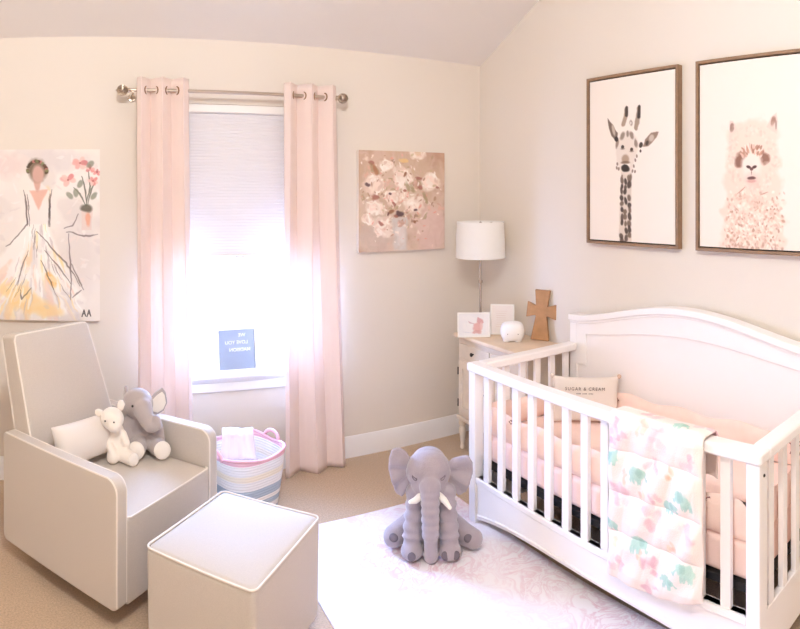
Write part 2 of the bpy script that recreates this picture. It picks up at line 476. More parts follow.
# curtain rod
RY, RZ = 3.535, 2.288
rod = thing('curtain_rod', 'satin nickel curtain rod with ball finials mounted above the window', 'curtain rod', (.86, RY, RZ))
obj('pole', tube(B(), [(-.655, 0, 0), (.64, 0, 0)], .0105, 20), M['rod'], rod)
obj('inner_pole', tube(B(), [(-.3, .0, -.0), (-.3, .0, .0)], .0115, 16), M['rod'], rod) if False else None
for s in (-1, 1):
    bm = B(); cx = s*.675 - (.008 if s > 0 else 0)
    for k in range(8):
        a = k*PI/8
        pts = [(cx+.030*math.sin(t), .030*math.cos(t)*math.cos(a), .030*math.cos(t)*math.sin(a)) for t in np.linspace(0, 2*PI, 24, endpoint=False)]
        tube(bm, pts, .0028, 6, closed=True)
    ell(bm, (cx, 0, 0), (.021, .021, .021))
    tube(bm, [(cx-s*.045, 0, 0), (cx-s*.036, 0, 0), (cx-s*.028, 0, 0)], [.013, .015, .009], 14)
    ell(bm, (cx+s*.032, 0, 0), (.007, .007, .007), seg=10)
    obj('finial', bm, M['rod'], rod)
    bx = s*.615
    bm = tube(B(), [(bx, 0, -.014), (bx, .05, -.022), (bx, YB-RY-.004, -.03)], .006, 10)
    lathe_m = Matrix.Translation((bx, YB-RY-.004, -.03))
    bmesh.ops.create_cone(bm, cap_ends=True, segments=20, radius1=.024, radius2=.020, depth=.008, matrix=lathe_m @ Matrix.Rotation(PI/2, 4, 'X'))
    tube(bm, [(bx-.006, 0, -.012), (bx+.006, 0, -.012)], .013, 12)
    obj('bracket', bm, M['rod'], rod)

def curtain(name, label, xt0, xt1, xb0, xb1, waves, phase, zbot):
    root = thing(name, label, 'curtain', ((xt0+xt1)/2, RY, 0), 0, None)
    nx, nz = 130, 60; ztop = 2.358
    bm = B(); g = []
    for j in range(nz+1):
        v = j/nz; z = ztop+(zbot-ztop)*v
        row = []
        for i in range(nx+1):
            u = i/nx
            x0 = xt0+(xb0-xt0)*v**1.3; x1 = xt1+(xb1-xt1)*v**1.3
            ph = 2*PI*waves*u+phase+.5*math.sin(2.2*v+u*3)*v
            A = .056*(1-.3*v)+.005*math.sin(5*u+3*v)
            sy = math.sin(ph)-.15; sq = math.copysign(abs(sy)**.8, sy)*.85
            y = A*sq+.008*v*math.sin(11*u+4*v)
            x = x0+(x1-x0)*u+.016*math.sin(2*ph)*(1-.3*v)
            zz = z
            if j == nz: zz = z+.006*math.sin(9*u)
            row.append(bm.verts.new((x-(xt0+xt1)/2, y, zz)))
        g.append(row)
    for j in range(nz):
        for i in range(nx): bm.faces.new([g[j][i], g[j+1][i], g[j+1][i+1], g[j][i+1]])
    obj('curtain_panel', bm, M['curtain'], root, solid=.0022)
    # grommets where the cloth crosses the pole
    for k in range(-2, int(2*waves)+8):
        th = (math.asin(.15) if k % 2 == 0 else PI-math.asin(.15))+2*PI*(k//2)
        u = (th-phase)/(2*PI*waves)
        if not .02 < u < .98: continue
        x = xt0+(xt1-xt0)*u-(xt0+xt1)/2
        sgn = 1 if math.cos(2*PI*waves*u+phase) > 0 else -1
        pts = []
        ang = math.radians(64)*sgn
        for t in np.linspace(0, 2*PI, 24, endpoint=False):
            r = .024; c = r*math.cos(t)
            pts.append((x+c*math.cos(ang), c*math.sin(ang), RZ+r*math.sin(t)))
        obj('grommet', tube(B(), pts, .0045, 8, closed=True), M['grom'], root)
    return root
curtain('curtain', 'blush pink grommet curtain hanging left of the window, behind the armchair', .262, .562, .262, .60, 2.5, PI+.15, .012)
curtain('curtain', 'blush pink grommet curtain hanging right of the window, reaching the carpet', 1.135, 1.475, 1.135, 1.545, 2.5, PI+.1, .006)

# ================================================================== ARTWORKS
# --- girl painting (left)
GX0, GX1, GZ0, GZ1 = -.72, .058, .955, 1.955
cv = Canvas(GX1-GX0, GZ1-GZ0, 300, (238, 229, 220)); w = OnWall('back', YB-.036, GX0, GZ1, cv)
random.seed(21)
n_ = cv.noise(4); cv.blend(np.clip(n_*.5+.3, 0, .7), (240, 232, 226)); cv.blend(np.clip(cv.noise(5)*.5-.1, 0, .4), (214, 202, 198))
for p in ((5, 165, 20, 12, (224, 196, 190)), (60, 160, 30, 10, (214, 204, 204)), (78, 250, 20, 40, (214, 204, 202)), (10, 205, 10, 30, (232, 222, 216))):
    w.ell(*p[:4], p[4], .5, .9, 0, .01)
# skirt
w.poly([(27, 222), (47, 222), (62, 262), (86, 300), (80, 312), (50, 316), (5, 312), (-28, 300), (-12, 268), (10, 244)], (246, 240, 234), .85, .006, .02)
for i in range(80):
    t = random.random(); x = random.uniform(-25, 80); y = 245+68*t
    if abs(x-33) > 12+58*t: continue
    c = random.choice([(250, 246, 240), (252, 232, 188), (244, 206, 150), (240, 210, 196), (222, 214, 214), (248, 240, 232)])
    if t < .5: c = random.choice([(250, 246, 240), (226, 218, 216), (244, 214, 196)])
    d = (x-34)/60
    w.line([(34+(x-34)*.7, y-14), (x, y), (x+d*8, y+12)], random.uniform(1.5, 4.5), c, .6, .004)
for p in ((30, 305, 20, 9), (48, 310, 14, 6), (20, 296, 14, 9), (5, 290, 10, 6)): w.ell(*p, (246, 214, 154), .7, .6, .1, .008)
w.ell(51, 279, 4, 9, (240, 182, 96), .7, .5, -.5, .004); w.ell(28, 258, 4, 14, (238, 196, 150), .55, .6, .2, .004)
w.ell(47, 195, 4, 8, (238, 206, 150), .5, .6, 0, .004)
for i in range(150):
    x = random.uniform(-28, 98); y = random.uniform(152, 318); L_ = random.uniform(3, 11); a = random.uniform(0, PI)
    if 20 < x < 55 and y < 230: continue
    w.line([(x, y), (x+L_*math.cos(a), y+L_*math.sin(a))], random.uniform(.8, 3), random.choice([(246, 240, 236), (236, 226, 220), (216, 204, 202), (240, 222, 214), (250, 246, 242)]), .35, .004)
for i in range(60):
    t = random.random(); x = 38+random.uniform(-1, 1)*(8+44*t); y = 228+84*t
    w.line([(38+(x-38)*.8, y-10), (x, y+random.uniform(2, 8))], random.uniform(.5, 1.6), random.choice([(255, 252, 248), (252, 248, 242), (206, 194, 192), (248, 222, 170)]), .7, .003)
for i in range(14):
    t = random.random(); x = 38+random.uniform(-1, 1)*(6+34*t); y = 232+66*t
    w.line([(38+(x-38)*.7, y-9), (x, y+6)], .45, (120, 104, 98), .5, .003)
# torso
w.poly([(27, 192), (35, 184), (42, 184), (50, 192), (46, 224), (28, 224)], (240, 230, 224), .9, .003, .008)
w.poly([(29, 190), (48, 190), (39, 210)], (224, 172, 152), .8, .003, .008)
w.ell(37, 183, 3.2, 8, (208, 158, 142), .8, .4, 0, .002)
w.ell(37, 170, 9.5, 11, (112, 92, 70), .85, .5, 0, .008)
w.ell(38, 174, 6, 9, (214, 172, 158), .95, .4, 0, .002)
for i in range(26):
    a = random.uniform(2.9, 6.5); w.ell(37+9.5*math.cos(a), 171+10*math.sin(a), 1.8, 1.5, random.choice([(74, 58, 44), (128, 134, 92), (206, 128, 120), (90, 70, 50)]), .8, .5, 0, .003)
for x in (25, 27, 50, 51):
    w.line([(x, 194), (x+(2 if x < 40 else -1), 206), (x+(3 if x < 40 else -2), 226)], .65, (96, 82, 76), .7, .003)
for pts in ([(24, 190), (26, 206), (28, 224), (10, 244), (6, 246)], [(37, 232), (48, 244), (72, 270), (80, 286)], [(41, 260), (48, 276), (54, 290)], [(45, 250), (60, 268), (70, 284)],
            [(20, 290), (22, 300), (31, 288)], [(52, 190), (49, 210), (50, 226)], [(17, 286), (21, 270), (28, 252)]):
    w.line(pts, .8, (84, 72, 68), .62, .003)
# table, vase, flowers
for pts in ([(66, 232), (84, 236), (98, 234)], [(68, 234), (71, 262), (70, 300)], [(64, 228), (72, 226), (78, 214)], [(71, 262), (80, 282), (84, 290)], [(72, 298), (82, 290)]):
    w.line(pts, .9, (120, 106, 104), .75, .003)
w.poly([(81, 208), (93, 208), (91, 230), (82, 230)], (226, 206, 198), .9, .002); w.ell(88, 219, 2.6, 7, (232, 148, 112), .6, .5, 0, .003)
w.ell(86, 208, 6, 4, (92, 84, 70), .8, .5, 0, .004)
for pts in ([(86, 206), (80, 194), (74, 188)], [(87, 205), (85, 190), (82, 176)], [(88, 205), (91, 190), (95, 182)], [(86, 206), (90, 186), (88, 170)]):
    w.line(pts, .9, (98, 98, 84), .8, .002)
for x, y, r in ((68, 180, 7), (80, 163, 7), (93, 181, 5), (90, 168, 4.5), (97, 172, 4)):
    for k in range(7):
        a = k*2*PI/7+random.random(); w.ell(x+r*.6*math.cos(a), y+r*.5*math.sin(a), r*.5, r*.34, random.choice([(222, 150, 146), (230, 172, 164), (206, 132, 130), (240, 196, 186)]), .85, .4, a, .002)
    w.ell(x, y, 1.1, 1.1, (176, 98, 96), .7)
for x, y, a in ((80, 184, .4), (70, 196, -.8), (94, 196, .6), (90, 164, .9), (76, 193, 0)): w.ell(x, y, 2.6, 4.2, (132, 134, 116), .75, .4, a, .002)
for x in (84, 89):   # the two small initials at lower right
    w.line([(x-2, 316.5), (x, 310), (x+1.6, 316)], .55, (60, 52, 52), .9, taper=False); w.line([(x-1.4, 314), (x+1.2, 314)], .4, (60, 52, 52), .9, taper=False)
ga = thing('canvas_painting', 'canvas painting of a woman in a white and yellow gown, hanging above the armchair', 'painting', ((GX0+GX1)/2, YB, GZ0))
def onback(x0, z1, y, cx, cz, cy):
    return lambda u, v: np.stack([x0+u-cx, np.full_like(u, y-cy), z1-v-cz], -1)
obj('painted_face', cv.mesh('painted_face', onback(GX0, GZ1, YB-.0365, (GX0+GX1)/2, GZ0, YB)), M['art'], ga)
obj('canvas_block', boxd(GX0-(GX0+GX1)/2, GX1-(GX0+GX1)/2, -.036, -.001, 0, GZ1-GZ0), M['edge'], ga, bevel=.003, seg=2)

# --- flower painting (between window and lamp)
FX0, FX1, FZ0, FZ1 = 1.672, 2.325, 1.316, 1.977
cv = Canvas(FX1-FX0, FZ1-FZ0, 240, (206, 182, 160)); w = OnWall('back', YB-.036, FX0, FZ1, cv)
v_ = cv.Y/cv.h
cv.blend(np.clip(.9-v_*1.4, 0, .8), (190, 154, 128)); cv.blend(np.clip(cv.noise(4)*.4+.1, 0, .6), (220, 194, 180)); cv.blend(np.clip(cv.noise(8)*.35-.05, 0, .5), (178, 140, 120))
w.ell(432, 228, 18, 26, (222, 192, 182), .8, .6, 0, .02); w.ell(376, 240, 16, 16, (200, 180, 168), .7, .7, 0, .02); w.ell(405, 180, 34, 30, (214, 190, 164), .5, .8, 0, .02)
w.poly([(392, 218), (408, 218), (406, 250), (394, 250)], (206, 200, 196), .85, .004, .02); w.ell(400, 236, 4, 10, (226, 220, 216), .7, .8, 0, .01)
for i in range(110):
    x = random.gauss(398, 20); y = random.gauss(192, 20)
    if not (362 < x < 440 and 155 < y < 245): continue
    w.ell(x, y, random.uniform(1, 3.4), random.uniform(1, 2.6), random.choice([(236, 214, 200), (222, 176, 156), (196, 150, 130), (168, 146, 112), (240, 226, 214), (206, 178, 146), (150, 112, 96)]), .7, .6, random.random()*3, .01)
def rose(x, y, r, base=(240, 228, 214), shade=(222, 196, 180)):
    w.ell(x, y, r, r*.92, base, .95, .4, 0, .010)
    for k in range(16):
        a = random.uniform(0, 2*PI); rr = r*random.uniform(.2, .95)
        w.ell(x+rr*math.cos(a), y+rr*math.sin(a)*.9, r*.34, r*.16, random.choice([(250, 242, 232), base, shade, (244, 220, 206)]), .8, .5, a+PI/2, .006)
for x, y, r in ((387, 165, 6.5), (375, 184, 10.5), (404, 180, 10), (430, 182, 9), (374, 207, 9), (383, 227, 10.5), (414, 205, 9), (392, 197, 7), (404, 195, 6), (418, 153, 6.5), (368, 219, 6)):
    rose(x, y, r, random.choice([(244, 232, 220), (240, 222, 206)]))
for i in range(260):
    x = random.gauss(398, 21); y = random.gauss(195, 24)
    if not (361 < x < 441 and 154 < y < 246): continue
    w.ell(x, y, random.uniform(.5, 1.9), random.uniform(.4, 1.3), random.choice([(252, 244, 236), (246, 230, 218), (234, 206, 190), (214, 176, 158), (170, 132, 108), (246, 238, 228), (196, 176, 140), (226, 160, 142)]), .75, .5, random.random()*3, .004)
for i in range(260):
    x = random.uniform(359, 444); y = random.uniform(152, 249)
    w.ell(x, y, random.uniform(2, 6), random.uniform(.8, 2), random.choice([(224, 198, 184), (204, 172, 154), (192, 158, 136), (230, 206, 196)]), .16, .8, random.random()*3, .006)
w.ell(404, 160, 4.5, 3, (230, 196, 132), .8, .5, 0, .006); w.ell(418, 153, 3, 3, (216, 186, 150), .7, .5)
for x, y, r in ((368, 184, 2.4), (404, 175, 2.2), (376, 197, 3.6), (419, 179, 3), (420, 187, 2.2), (405, 190, 1.8), (391, 212, 2.6), (400, 214, 3.2), (397, 216, 2), (380, 224, 2.4), (416, 210, 1.8), (437, 188, 1.4), (416, 222, 1.6), (371, 163, 2.6), (394, 204, 2), (388, 214, 1.8), (392, 194, 1.6)):
    w.ell(x, y, r, r*.85, random.choice([(112, 70, 62), (140, 92, 64), (84, 60, 62), (160, 104, 90)]), .85, .6, 0, .006)
for x, y in ((376, 170), (413, 188), (425, 196), (372, 168), (408, 186)): w.ell(x, y, 2, 5, (150, 132, 92), .6, .6, -.5, .006)
w.ell(375, 170, 2, 6, (168, 108, 78), .7, .5, -.4, .004)
fa = thing('canvas_painting', 'square canvas painting of white and blush roses in a vase, between window and lamp', 'painting', ((FX0+FX1)/2, YB, FZ0))
obj('painted_face', cv.mesh('painted_face', onback(FX0, FZ1, YB-.0365, (FX0+FX1)/2, FZ0, YB)), M['art'], fa)
obj('canvas_block', boxd(FX0-(FX0+FX1)/2, FX1-(FX0+FX1)/2, -.036, -.001, 0, FZ1-FZ0), M['edge'], fa, bevel=.003, seg=2)

# --- two framed prints over the crib
def framed(label, y1, y0, z0, z1, cv):
    """y1 = the end nearer the window, y0 = nearer the photographer"""
    t = thing('framed_print', label, 'framed picture', (XR, (y0+y1)/2, z0), 0)
    hy = (y1-y0)/2; h = z1-z0; f = .016; d = .042
    bm = boxd(-d, -.001, -hy, -hy+f, 0, h); box(bm, -d, -.001, hy-f, hy, 0, h)
    box(bm, -d, -.001, -hy+f, hy-f, 0, f); box(bm, -d, -.001, -hy+f, hy-f, h-f, h)
    obj('frame', bm, M['fwood'], t, bevel=.0015, seg=2)
    obj('backing', boxd(-.022, -.002, -hy+f, hy-f, f, h-f), M['fdark'], t, smooth=False)
    g = .007
    obj('canvas_block', boxd(-.034, -.022, -hy+f+g, hy-f-g, f+g, h-f-g), M['edge'], t, smooth=False)
    me = cv.mesh('print', lambda u, v: np.stack([np.full_like(u, -.0345), hy-f-g-u, h-f-g-v], -1))
    obj('print', me, M['print'], t)
    return t
FR = .023
PZ0, PZ1 = 1.407, 2.37
# giraffe
Y1, Y0 = 2.537, 1.878
cv = Canvas(Y1-Y0-2*FR, PZ1-PZ0-2*FR, 240, (240, 229, 217)); w = OnWall('right', XR-.0345, Y1-FR, PZ1-FR, cv)
K = (58, 44, 36); G1 = (132, 112, 96); G2 = (198, 182, 166)
w.poly([(621, 172), (632, 172), (631, 200), (631, 250), (619, 250), (619.5, 205)], (214, 198, 182), .9, .002, .008)
random.seed(11)
for k in range(12):
    y = 179+k*6.2
    for x in (621.8, 625.6, 629.2):
        if random.random() < .86: w.ell(x+random.uniform(-.6, .6), y+random.uniform(-1.5, 1.5)+(2 if x == 625.6 else 0), random.uniform(1.3, 2.1), random.uniform(2.6, 4.2), random.choice([K, (78, 60, 50), (104, 84, 70)]), .85, .5, random.uniform(-.3, .3), .002)
w.poly([(616, 143), (621, 133), (630, 131), (637, 138), (639, 146), (635, 158), (633, 170), (627, 176), (620, 172), (617, 160)], (226, 212, 198), .9, .003, .012)
for x, y, rx, ry, r in ((622, 136, 2, 4, .5), (631, 136, 2, 4, -.5), (636, 143, 1.6, 4, -.3), (617.5, 144, 1.4, 4, .3), (627, 134, 1.2, 3, 0)): w.ell(x, y, rx, ry, G1, .8, .6, r, .003)
for x, y0, y1 in ((626, 108, 124), (638.6, 107, 128)):   # horns
    w.line([(x, y0+2), (x-.3, (y0+y1)/2), (x-2.4, y1)], 2.6, (150, 128, 108), .85, .002, False)
    w.line([(x+.6, y0), (x+.4, (y0+y1)/2-1)], 2.0, K, .95, .001, False)
w.ell(630.8, 123, 1.8, 3, G1, .7, .7, 0, .003); w.ell(630.8, 123, .8, 1.4, (240, 230, 220), .8)
w.poly([(607.5, 119), (613, 124), (617.5, 133), (617, 142), (612, 137), (609, 128)], (96, 76, 62), .85, .002, .006); w.ell(613.5, 130, 1.4, 6, (206, 190, 172), .8, .5, -.3)
w.poly([(659, 131.5), (651, 133), (645, 140), (643, 147), (649, 146), (656, 138)], (128, 104, 86), .85, .002, .006); w.ell(651.5, 138, 2.4, 3.6, (214, 198, 182), .75, .5, .6); w.ell(647, 143, 1.5, 2.6, K, .8, .5, .5)
w.ell(616.5, 139.5, 1.8, 2.6, K, .95, .4, 0, .002); w.ell(641, 145, 2.0, 3, K, .95, .4, 0, .002); w.ell(640.5, 151, 1, 1.6, K, .8)
for x, y in ((622.6, 147), (631.6, 149.5)): w.ell(x, y, 1.5, 1.9, K, .95, .4); w.ell(x, y+1.8, 2.2, 1.0, G1, .6, .6)
w.ell(625.5, 159, 3.6, 4.6, (168, 140, 116), .85, .5, 0, .002); w.ell(625.3, 162.5, 4.4, 1.6, (120, 96, 80), .8, .5)
w.ell(625.2, 165.2, 4.8, 1.5, (238, 228, 218), .9, .4); w.ell(625.3, 168.6, 4.2, 3.6, (44, 34, 30), .95, .35, 0, .002)
for x, y in ((617.3, 164), (618.6, 169), (634, 166), (635.4, 160), (636.8, 156), (632.5, 171), (635, 171.5), (622, 176.5), (628, 176.5), (616.6, 168)): w.ell(x, y, .9, 1.8, G1, .85, .5, random.uniform(-.4, .4), .001)
framed('framed black and white giraffe portrait on the crib wall, nearer the lamp', Y1, Y0, PZ0, PZ1, cv)
# llama
Y1, Y0 = 1.768, 1.109
cv = Canvas(Y1-Y0-2*FR, PZ1-PZ0-2*FR, 300, (238, 226, 212)); w = OnWall('right', XR-.0345, Y1-FR, PZ1-FR, cv)
CR = (234, 208, 188)
w.poly([(721, 256), (722, 225), (725, 196), (723, 180), (725, 160), (728, 145), (731, 132), (738, 124), (750, 120), (764, 121), (773, 128), (778, 145), (780, 165), (781, 190), (779, 200), (784, 225), (785, 262)], CR, .9, .010, .03)
w.poly([(730, 140), (729.5, 121), (733, 121), (738, 130)], (226, 198, 182), .95, .002, .008); w.ell(732.2, 128, 2.2, 4.5, (120, 84, 70), .85, .5, 0, .003)
w.poly([(766, 126), (771, 118), (777, 112.5), (778, 122), (776, 134)], (226, 198, 182), .95, .002, .008); w.ell(773.4, 121, 2.4, 5, (150, 110, 92), .8, .5, .4, .003); w.ell(776, 125, .8, 5, (100, 70, 60), .6, .5)
w.ell(752, 135, 20, 14, (238, 212, 194), .6, .9, 0, .02)
for k in range(1100):      # curls
    y = random.uniform(192, 262); x = random.uniform(723, 784)
    edge = min(x-720, 787-x)
    if random.random() > min(1, (y-185)/30)*min(1, edge/12): continue
    w.ell(x, y, random.uniform(.7, 1.5), random.uniform(.9, 2.0), random.choice([(222, 188, 166), (206, 166, 142), (246, 228, 210), (250, 234, 220), (182, 138, 116), (228, 198, 178)]), random.uniform(.4, .8), .6, random.uniform(-.9, .9), .003)
for k in range(160):
    a = random.uniform(0, 2*PI); r = random.uniform(.7, 1); w.ell(752+26*r*math.cos(a), 160+34*r*math.sin(a), random.uniform(.8, 1.6), random.uniform(1, 2.2), random.choice([(228, 198, 180), (246, 228, 214), (218, 184, 166)]), .35, .7, random.uniform(-1, 1), .003)
w.ell(740.5, 161, 5, 7, (122, 78, 62), .85, .6, .5, .006); w.ell(764.5, 158.5, 4.6, 6, (132, 88, 70), .85, .6, -.5, .006)
w.ell(744, 154, 4, 3, (150, 104, 84), .7, .7, .6, .005); w.ell(760, 152, 4, 3, (160, 114, 94), .7, .7, -.6, .005)
w.ell(752, 165, 9.5, 15, (240, 222, 208), .95, .5, 0, .004); w.ell(752, 180, 7, 8, (226, 192, 176), .7, .8, 0, .004)
for k in range(60):      # fringe
    a = random.uniform(-1, 1); w.ell(752+a*11, 149+abs(a)*5+random.uniform(-5, 3), 1.1, 2.6, random.choice([(196, 146, 122), (240, 214, 196), (222, 184, 164), (160, 112, 90), (248, 228, 212)]), .75, .5, a*.6, .003)
w.ell(748.6, 167, 2.4, 1.5, (76, 48, 44), .95, .5, .3); w.ell(754.4, 167, 2.4, 1.5, (76, 48, 44), .95, .5, -.3); w.ell(751.5, 169, 1.8, 1.6, (96, 62, 56), .9, .5)
w.line([(751.5, 170), (751.5, 175)], .5, (140, 96, 86), .8); w.ell(751.5, 178, 4, 1.6, (96, 60, 54), .9, .5, 0, .001); w.ell(751.5, 181, 4.4, 1.8, (206, 150, 138), .7, .6)
w.line([(737, 194), (742, 190), (745, 187)], .8, (190, 140, 120), .7); w.line([(760, 195), (768, 192)], .8, (190, 140, 120), .7)
w.ell(753, 200, 14, 4, (214, 172, 150), .35, .9, 0, .01)
framed('framed print of a fluffy cream llama on the crib wall, cut by the right edge', Y1, Y0, PZ0, PZ1, cv)

# ================================================================== ARMCHAIR
AR = math.radians(45.2)
ch = thing('armchair', 'grey beige upholstered swivel armchair with pale piping beside the window', 'armchair', (.103, 2.368, 0), AR)
CW = .70
def arm_profile(z0=.085, z1=.595, y1=.72):
    pts = [(0, z0+.02), (.02, z0), (y1-.02, z0), (y1, z0+.02), (y1, z1-.02), (y1-.02, z1-.008)]
    r = .055
    for k in range(9):
        a = PI/2*k/8; pts.append((r-r*math.sin(a), z1-r+r*math.cos(a)))
    return pts
for x0, x1 in ((0, .062), (CW-.062, CW)):
    a_ = obj('arm', prism(B(), arm_profile(), 0, x0, x1), M['linen'], ch, bevel=.012, seg=4)
    outer = x0 if x0 == 0 else x1
    for xx in (x0, x1):
        prof = [(y, z) for y, z in arm_profile()[5:]]+[(0, .11)]
        ins = .004
        obj('piping', tube(B(), [(xx+(ins if xx == x0 else -ins), y+(.004 if y < .05 else 0), z-.003) for y, z in prof], .0038, 8), M['piping'], a_)
# seat block with a slightly crowned top
bm = B(); nx, ny = 16, 16; SX0, SX1, SY0, SY1 = .063, CW-.063, .002, .66
g = [[bm.verts.new((SX0+(SX1-SX0)*i/nx, SY0+(SY1-SY0)*j/ny, .425+.018*(1-(2*i/nx-1)**4)*(1-(2*j/ny-1)**4))) for j in range(ny+1)] for i in range(nx+1)]
for i in range(nx):
    for j in range(ny): bm.faces.new([g[i][j], g[i+1][j], g[i+1][j+1], g[i][j+1]])
ed = [g[i][0] for i in range(nx+1)]+[g[nx][j] for j in range(1, ny+1)]+[g[i][ny] for i in range(nx-1, -1, -1)]+[g[0][j] for j in range(ny-1, 0, -1)]
lo = [bm.verts.new((v.co.x, v.co.y, .085)) for v in ed]
for i in range(len(ed)):
    k = (i+1) % len(ed); bm.faces.new([ed[i], lo[i], lo[k], ed[k]])
bm.faces.new(lo[::-1]); bmesh.ops.recalc_face_normals(bm, faces=bm.faces[:])
st = obj('seat', bm, M['linen'], ch, bevel=.014, seg=3)
obj('piping', tube(B(), [(SX0+.003, .02, .426), (SX0+.012, .006, .430)]+[(x, .004, .4265) for x in np.linspace(SX0+.02, SX1-.02, 9)]+[(SX1-.012, .006, .430), (SX1-.003, .02, .426)], .0040, 8), M['piping'], st)
# back: leaning slab, a little narrower at the top
def back_pt(u, t, s):
    """u 0..1 across, t 0..1 up, s 0 front 1 rear"""
    z = .40+t*.62; y = .548+(z-.42)*.33+s*(.135-.03*t)
    xl = .066+.020*t; xr = .645-.058*t
    return (xl+(xr-xl)*u, y, z - s*.02*t)
bm = B(); n = 14; G = {}
for s in (0, 1):
    for i in range(n+1):
        for j in range(n+1):
            u, t = i/n, j/n; p = Vector(back_pt(u, t, s))
            bulge = .022*(1-(2*u-1)**4)*(1-(2*t-1)**4); p.y += -bulge if s == 0 else bulge*.6
            G[s, i, j] = bm.verts.new(p)
for s in (0, 1):
    for i in range(n):
        for j in range(n): bm.faces.new([G[s, i, j], G[s, i+1, j], G[s, i+1, j+1], G[s, i, j+1]])
rim = [(i, 0) for i in range(n+1)]+[(n, j) for j in range(1, n+1)]+[(i, n) for i in range(n-1, -1, -1)]+[(0, j) for j in range(n-1, 0, -1)]
for k in range(len(rim)):
    a, b = rim[k], rim[(k+1) % len(rim)]
    bm.faces.new([G[0, a[0], a[1]], G[1, a[0], a[1]], G[1, b[0], b[1]], G[0, b[0], b[1]]])
bmesh.ops.recalc_face_normals(bm, faces=bm.faces[:])
bk = obj('backrest', bm, M['linen'], ch, bevel=.022, seg=4)
for s in (0, 1):
    q = [back_pt(.008, t, s) for t in np.linspace(.25, .955, 8)]+[back_pt(.03, .99, s)]+[back_pt(u, .996, s) for u in np.linspace(.07, .93, 9)]+[back_pt(.97, .99, s)]+[back_pt(.992, t, s) for t in np.linspace(.955, .25, 8)]
    obj('piping', tube(B(), [(x, y+(.006 if s == 0 else -.006), z-.004) for x, y, z in q], .0045, 8), M['piping'], bk)
bm = lathe(B(), [(.25, 0), (.26, .008), (.255, .022), (.10, .03), (.06, .05), (.06, .088)], 40, (CW/2, .38, 0))
obj('swivel_base', bm, M['black'], ch)

# lumbar pillow
lp = cushion(.47, .19, .13, p=.42)
o = obj('lumbar_pillow', lp, M['pillow'], None, sub=1)
tag(o, 'cream rectangular lumbar pillow leaning on the armchair backrest', 'pillow')
mA = Matrix.Translation((.103, 2.368, 0)) @ Matrix.Rotation(AR, 4, 'Z')
o.matrix_world = mA @ Matrix.Translation((.320, .452, .553)) @ Matrix.Rotation(-.36, 4, 'X') @ Matrix.Rotation(.03, 4, 'Y')

# ================================================================== OTTOMAN
ot = thing('ottoman', 'square grey beige upholstered ottoman with pale piping in front of the armchair', 'ottoman', (.545, 2.262, 0), PI/4)
bm = B(); hx, hy = .262, .228; nx = 18
g = [[None]*(nx+1) for _ in range(nx+1)]
for i in range(nx+1):
    for j in range(nx+1):
        u = 2*i/nx-1; v = 2*j/nx-1
        g[i][j] = bm.verts.new((hx*u, hy*v, .420+.016*(1-u**4)*(1-v**4)))
for i in range(nx):
    for j in range(nx): bm.faces.new([g[i][j], g[i+1][j], g[i+1][j+1], g[i][j+1]])
ed = [g[i][0] for i in range(nx+1)]+[g[nx][j] for j in range(1, nx+1)]+[g[i][nx] for i in range(nx-1, -1, -1)]+[g[0][j] for j in range(nx-1, 0, -1)]
lo = [bm.verts.new((v.co.x*.985, v.co.y*.985, .03)) for v in ed]
for i in range(len(ed)):
    k = (i+1) % len(ed); bm.faces.new([ed[i], lo[i], lo[k], ed[k]])
bm.faces.new(lo[::-1]); bmesh.ops.recalc_face_normals(bm, faces=bm.faces[:])
ob = obj('upholstered_body', bm, M['linen'], ot, bevel=.022, seg=4)
obj('piping', tube(B(), [(x, y, .4195) for x, y in rrect(-hx+.001, hx-.001, -hy+.001, hy-.001, .026, 6)], .0042, 8, closed=True), M['piping'], ob)
for sx in (-1, 1):
    for sy in (-1, 1): obj('foot', lathe(B(), [(.018, 0), (.022, .032)], 16, (sx*.2, sy*.17, 0)), M['black'], ot)

# ================================================================== PLUSH ON THE CHAIR
SZ = .442
def toward(px, dist):
    a = (px-PX0)/FPX; return dist*math.sin(a), dist*math.cos(a), a
# grey elephant: local x = to the right as seen, -y = towards the viewer
x, y, a = toward(147, 3.03)
ge = thing('plush_elephant', 'small grey plush elephant with cream soles sitting in the armchair corner', 'stuffed animal', (x, y, SZ), -a-.25)
bm = B()
ell(bm, (-.030, .01, .085), (.058, .052, .080))
ell(bm, (-.038, -.012, .205), (.068, .064, .064), (0, .15, 0))
chain(bm, [(-.010, -.045, .200), (.014, -.075, .168), (.038, -.088, .140), (.064, -.086, .146), (.062, -.086, .170)], [.044, .036, .028, .023, .019])
chain(bm, [(-.068, -.010, .135), (-.086, -.035, .100), (-.070, -.058, .062)], [.028, .027, .024])
chain(bm, [(.010, .000, .135), (.048, -.008, .110), (.062, -.020, .060)], [.027, .026, .024])
chain(bm, [(-.040, -.01, .048), (-.020, -.085, .044)], [.040, .038])
chain(bm, [(.010, 0, .048), (.060, -.055, .044)], [.038, .038])
obj('body', bm, M['gplush'], ge, remesh=.0045, smooth_it=4)
for c, d in (((-.017, -.118, .044), (.10, -1, .05)), ((.088, -.088, .044), (.45, -1, .05))):
    d = Vector(d).normalized(); q = d.to_track_quat('Y', 'Z').to_matrix().to_4x4()
    bm = B(); bmesh.ops.create_uvsphere(bm, u_segments=20, v_segments=12, radius=1, matrix=Matrix.Translation(c) @ q @ Matrix.Diagonal((.036, .012, .038, 1)))
    obj('foot_pad', bm, M['pad'], ge)
